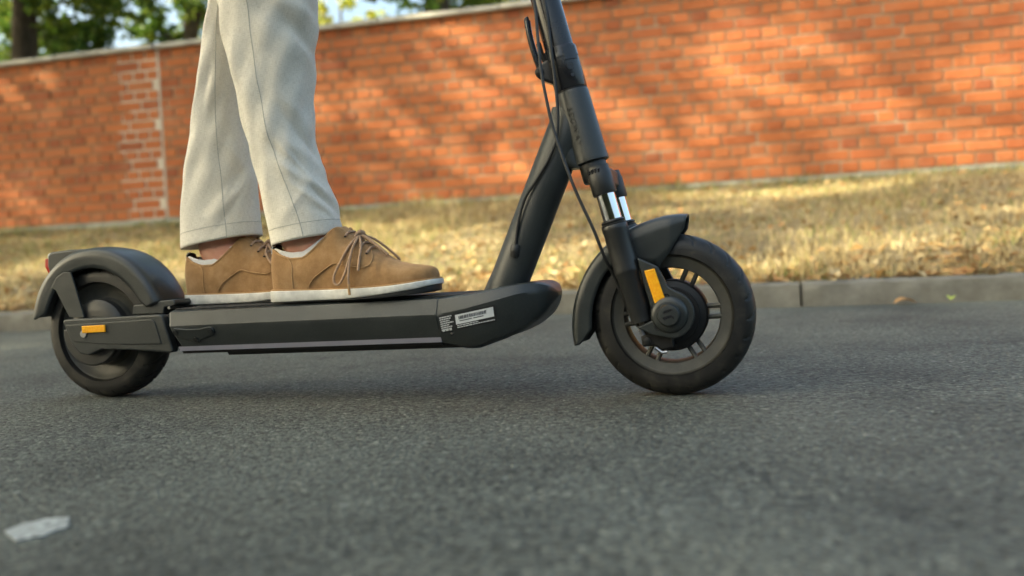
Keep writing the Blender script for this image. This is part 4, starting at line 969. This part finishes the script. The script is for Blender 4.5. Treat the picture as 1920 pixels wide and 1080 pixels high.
def shoe(u0, n0, w0, yaw, side_out):
    so_k = side_out
    cy, sy = math.cos(yaw), math.sin(yaw); pitch = .0118
    def W(p): # shoe frame -> scooter frame; p=(along, across(+ = towards camera side), up)
        x, n, z = p; X = x*cy-n*sy; N = x*sy+n*cy; return np.array(P(u0+X, n0+N, w0+z+pitch*X))
    S = np.concatenate([[0, .004, .01, .018, .03, .045], np.linspace(.06, .93, 110), [.945, .958, .97, .98, .988, .994, .998, 1]]); Q = np.linspace(0, 1, 40)
    V = []; F = []
    for side in (1, -1):
        k0 = len(V)
        for s in S:
            for q in Q: V.append(W(shoe_pt(s, q, side)))
        m = len(Q)
        for i in range(len(S)-1):
            for j in range(m-1): F.append((k0+i*m+j, k0+i*m+j+1, k0+(i+1)*m+j+1, k0+(i+1)*m+j))
    o = pp('shoe', (V, F), 'suede', angle=0, solid=.0022)
    ps = [p_ for p_ in o.data.polygons]; cen = np.array(W((.5*SL, 0, .04)))-PO
    if sum((np.array(p_.normal)@(np.array(p_.center)-cen)) for p_ in ps[::37]) < 0: o.data.flip_normals()
    # sole layers
    def layer(name, lo, hi, grow, mat, rnd=.0015):
        rings = []
        SS = np.concatenate([[0, .004, .012, .025, .045], np.linspace(.07, .93, 50), [.95, .965, .98, .99, .996, 1]])
        for s in SS:
            g_ = grow; hw = hw_(s)+g_; a, b = lo(s), hi(s); x = s*SL+(s-.5)*2*grow*1.2
            rings.append([W((x, y, z)) for y, z in ((hw-rnd, a), (hw, a+rnd), (hw, b-rnd*.6), (hw-rnd, b), (-hw+rnd, b), (-hw, b-rnd*.6), (-hw, a+rnd), (-hw+rnd, a))])
        return pp(name, loft(rings), mat, o, angle=50)
    layer('outsole', lambda s: zb_(s), lambda s: zb_(s)+.0018+.0085*max(0, (s-.5)/.5), .0020, 'sole_black', .0006)
    layer('midsole', lambda s: zb_(s)+.0022+.0085*max(0, (s-.5)/.5), lambda s: zw_(s)-.0005, .0042, 'sole_white')
    layer('welt', lambda s: zw_(s)-.0010, lambda s: zw_(s)+.0018, .0030, 'stitch', .0006)
    # insole closes the opening
    rings = [[W((s*SL, y, z)) for y, z in ((hw_(s)-.004, zw_(s)+.012), (-hw_(s)+.004, zw_(s)+.012), (0, zw_(s)+.004))] for s in np.linspace(.05, .9, 20)]
    pp('insole', loft(rings), 'lining_dark', o, smooth=False)
    # padded collar edge, sock, heel tab
    for side in (1, -1):
        pp('collar_edge', tube([W(shoe_pt(s, .985, side, .0002)) for s in np.linspace(.02, .47, 60)], .0017, 7), 'stitch', o)
        rings = []; 
        for s in np.linspace(.035, .40, 40):
            p = shoe_pt(s, .97, side, 0); lift = .0115*math.sin(PI*min(1, max(0, (s-.03)/.36)))**.5
            hw = abs(p[1]); rings.append([W((p[0], side*(hw-.0022), p[2]-.014)), W((p[0], side*(hw-.0022), p[2]+lift)), W((p[0], side*(hw-.0046), p[2]+lift)), W((p[0], side*(hw-.0070), p[2]-.014))])
        pp('sock', loft(rings), 'sock_white', o, angle=60)
        # topstitching: heel counter, quarter curve, collar line
        pp('stitching', tube([W(shoe_pt(float(ip(q, [0, .5, 1], [.175, .178, .11])), q, side, .0006)) for q in np.linspace(.02, .93, 30)], .0008, 6), 'stitch', o)
        edge = lambda q: float(ip(q, [0, .12, .20, .245, .265, .29, .36, .52, .75, 1], [.275, .300, .345, .42, .50, .60, .655, .675, .655, .60]))-.006
        pp('stitching', tube([W(shoe_pt(edge(q), q, side, .0006)) for q in np.concatenate([np.linspace(.02, .20, 16), np.linspace(.205, .37, 50), np.linspace(.4, .90, 20)])], .0008, 6), 'stitch', o)
        pp('stitching', tube([W(shoe_pt(s, .82, side, .0005)) for s in np.linspace(.03, .40, 40)], .0007, 6), 'stitch', o)
        for s_, q_ in ((.497, .74), (.545, .70), (.590, .66), (.632, .62)):
            c = W(shoe_pt(s_, q_, side, .0006)); c2_ = W(shoe_pt(s_, q_, side, .0022)); pp('eyelet', cyl(c, c2_, .0021, .0017, 12), 'lining_dark', o)
    pp('heel_tab', tube(spline([W((.006, 0, .070)), W((.002, 0, .088)), W((.003, 0, .0985)), W((.009, 0, .100)), W((.0115, 0, .088))], 24), .0022, 8, ry=.009), 'lining_dark', o)
    pp('heel_tab_edge', tube(spline([W((.002, .004, .078)), W((-.0005, .004, .090)), W((.002, .004, .1005)), W((.007, .004, .1025))], 16), .0020, 8, ry=.006), 'sock_white', o)
    # tongue
    rings = []
    for t in np.linspace(0, 1, 14):
        s = .60-.165*t; z = ht_(s)*(1-.0)+.0005+.0035*t; hw = .014+.004*t
        rings.append([W((s*SL, y*hw, z-.0035*abs(y)**2*2+d_)) for y, d_ in ((-1, 0), (-.5, 0), (0, 0), (.5, 0), (1, 0), (1, -.003), (0, -.003), (-1, -.003))])
    pp('tongue', loft(rings), 'suede', o, angle=0)
    # laces: crossing bars, bow loops and hanging ends
    def lc(pts, r=.0022, n=30): pp('lace', tube(spline([W(np.array(p)) for p in pts], n), r, 8), 'lace', o)
    for s_, q_ in ((.497, .74), (.545, .70), (.590, .66), (.632, .62)):
        a = shoe_pt(s_, q_, 1, .002); b = shoe_pt(s_-.012, q_, -1, .002); top = np.array([s_*SL, 0, ht_(s_)+.004])
        lc([a, a*.5+top*.5+np.array([0, 0, .003]), top, b*.5+top*.5+np.array([0, 0, .003]), b])
    k = np.array([.555*SL, so_k*.006, ht_(.555)+.011])
    pp('lace_knot', tube(spline([W(k+np.array([-.005, .008, -.004])), W(k+np.array([0, .004, .003])), W(k+np.array([.004, -.004, .002])), W(k+np.array([.006, -.010, -.003]))], 16), [.0030]*6+[.0046]*6+[.0028]*4, 10), 'lace', o)
    so_ = side_out
    def hang(s, z, out): return np.array([s*SL, so_*(out+.003), z])   # point hanging just outside the shoe side
    lc([k, hang(.535, .092, .030), hang(.500, .066, .044), hang(.468, .044, .0505), hang(.466, .031, .052), hang(.492, .027, .053), hang(.528, .040, .0535), hang(.550, .066, .046), hang(.560, .090, .032), k], n=63)
    lc([k, hang(.560, .088, .034), hang(.556, .065, .046), hang(.558, .040, .055), hang(.560, .0250, .0565)], n=40)
    pp('lace_tip', tube([W(hang(.560, .027, .0565)), W(hang(.561, .009, .0555))], .0023, 8), 'stitch', o)
    lc([k, hang(.598, .088, .028), hang(.606, .070, .040), hang(.610, .048, .050)], n=24)
    lc([k, np.array([.61*SL, -so_*.016, ht_(.61)+.013]), np.array([.68*SL, -so_*.028, ht_(.68)+.007]), np.array([.73*SL, -so_*.034, .064]), np.array([.68*SL, -so_*.040, .066]), np.array([.60*SL, -so_*.026, ht_(.60)]), k], n=50)
    lc([k, np.array([.61*SL, so_*.008, ht_(.61)+.013]), np.array([.68*SL, so_*.012, ht_(.68)+.011]), np.array([.725*SL, so_*.010, ht_(.725)+.005])], .0032, 20)
    return o
dz_ = .0032
shoe(-.686, .046, zd(-.688)+dz_, R(0.5), 1)
shoe(-.928, -.040, zd(-.930)+dz_, R(-1.0), -1)
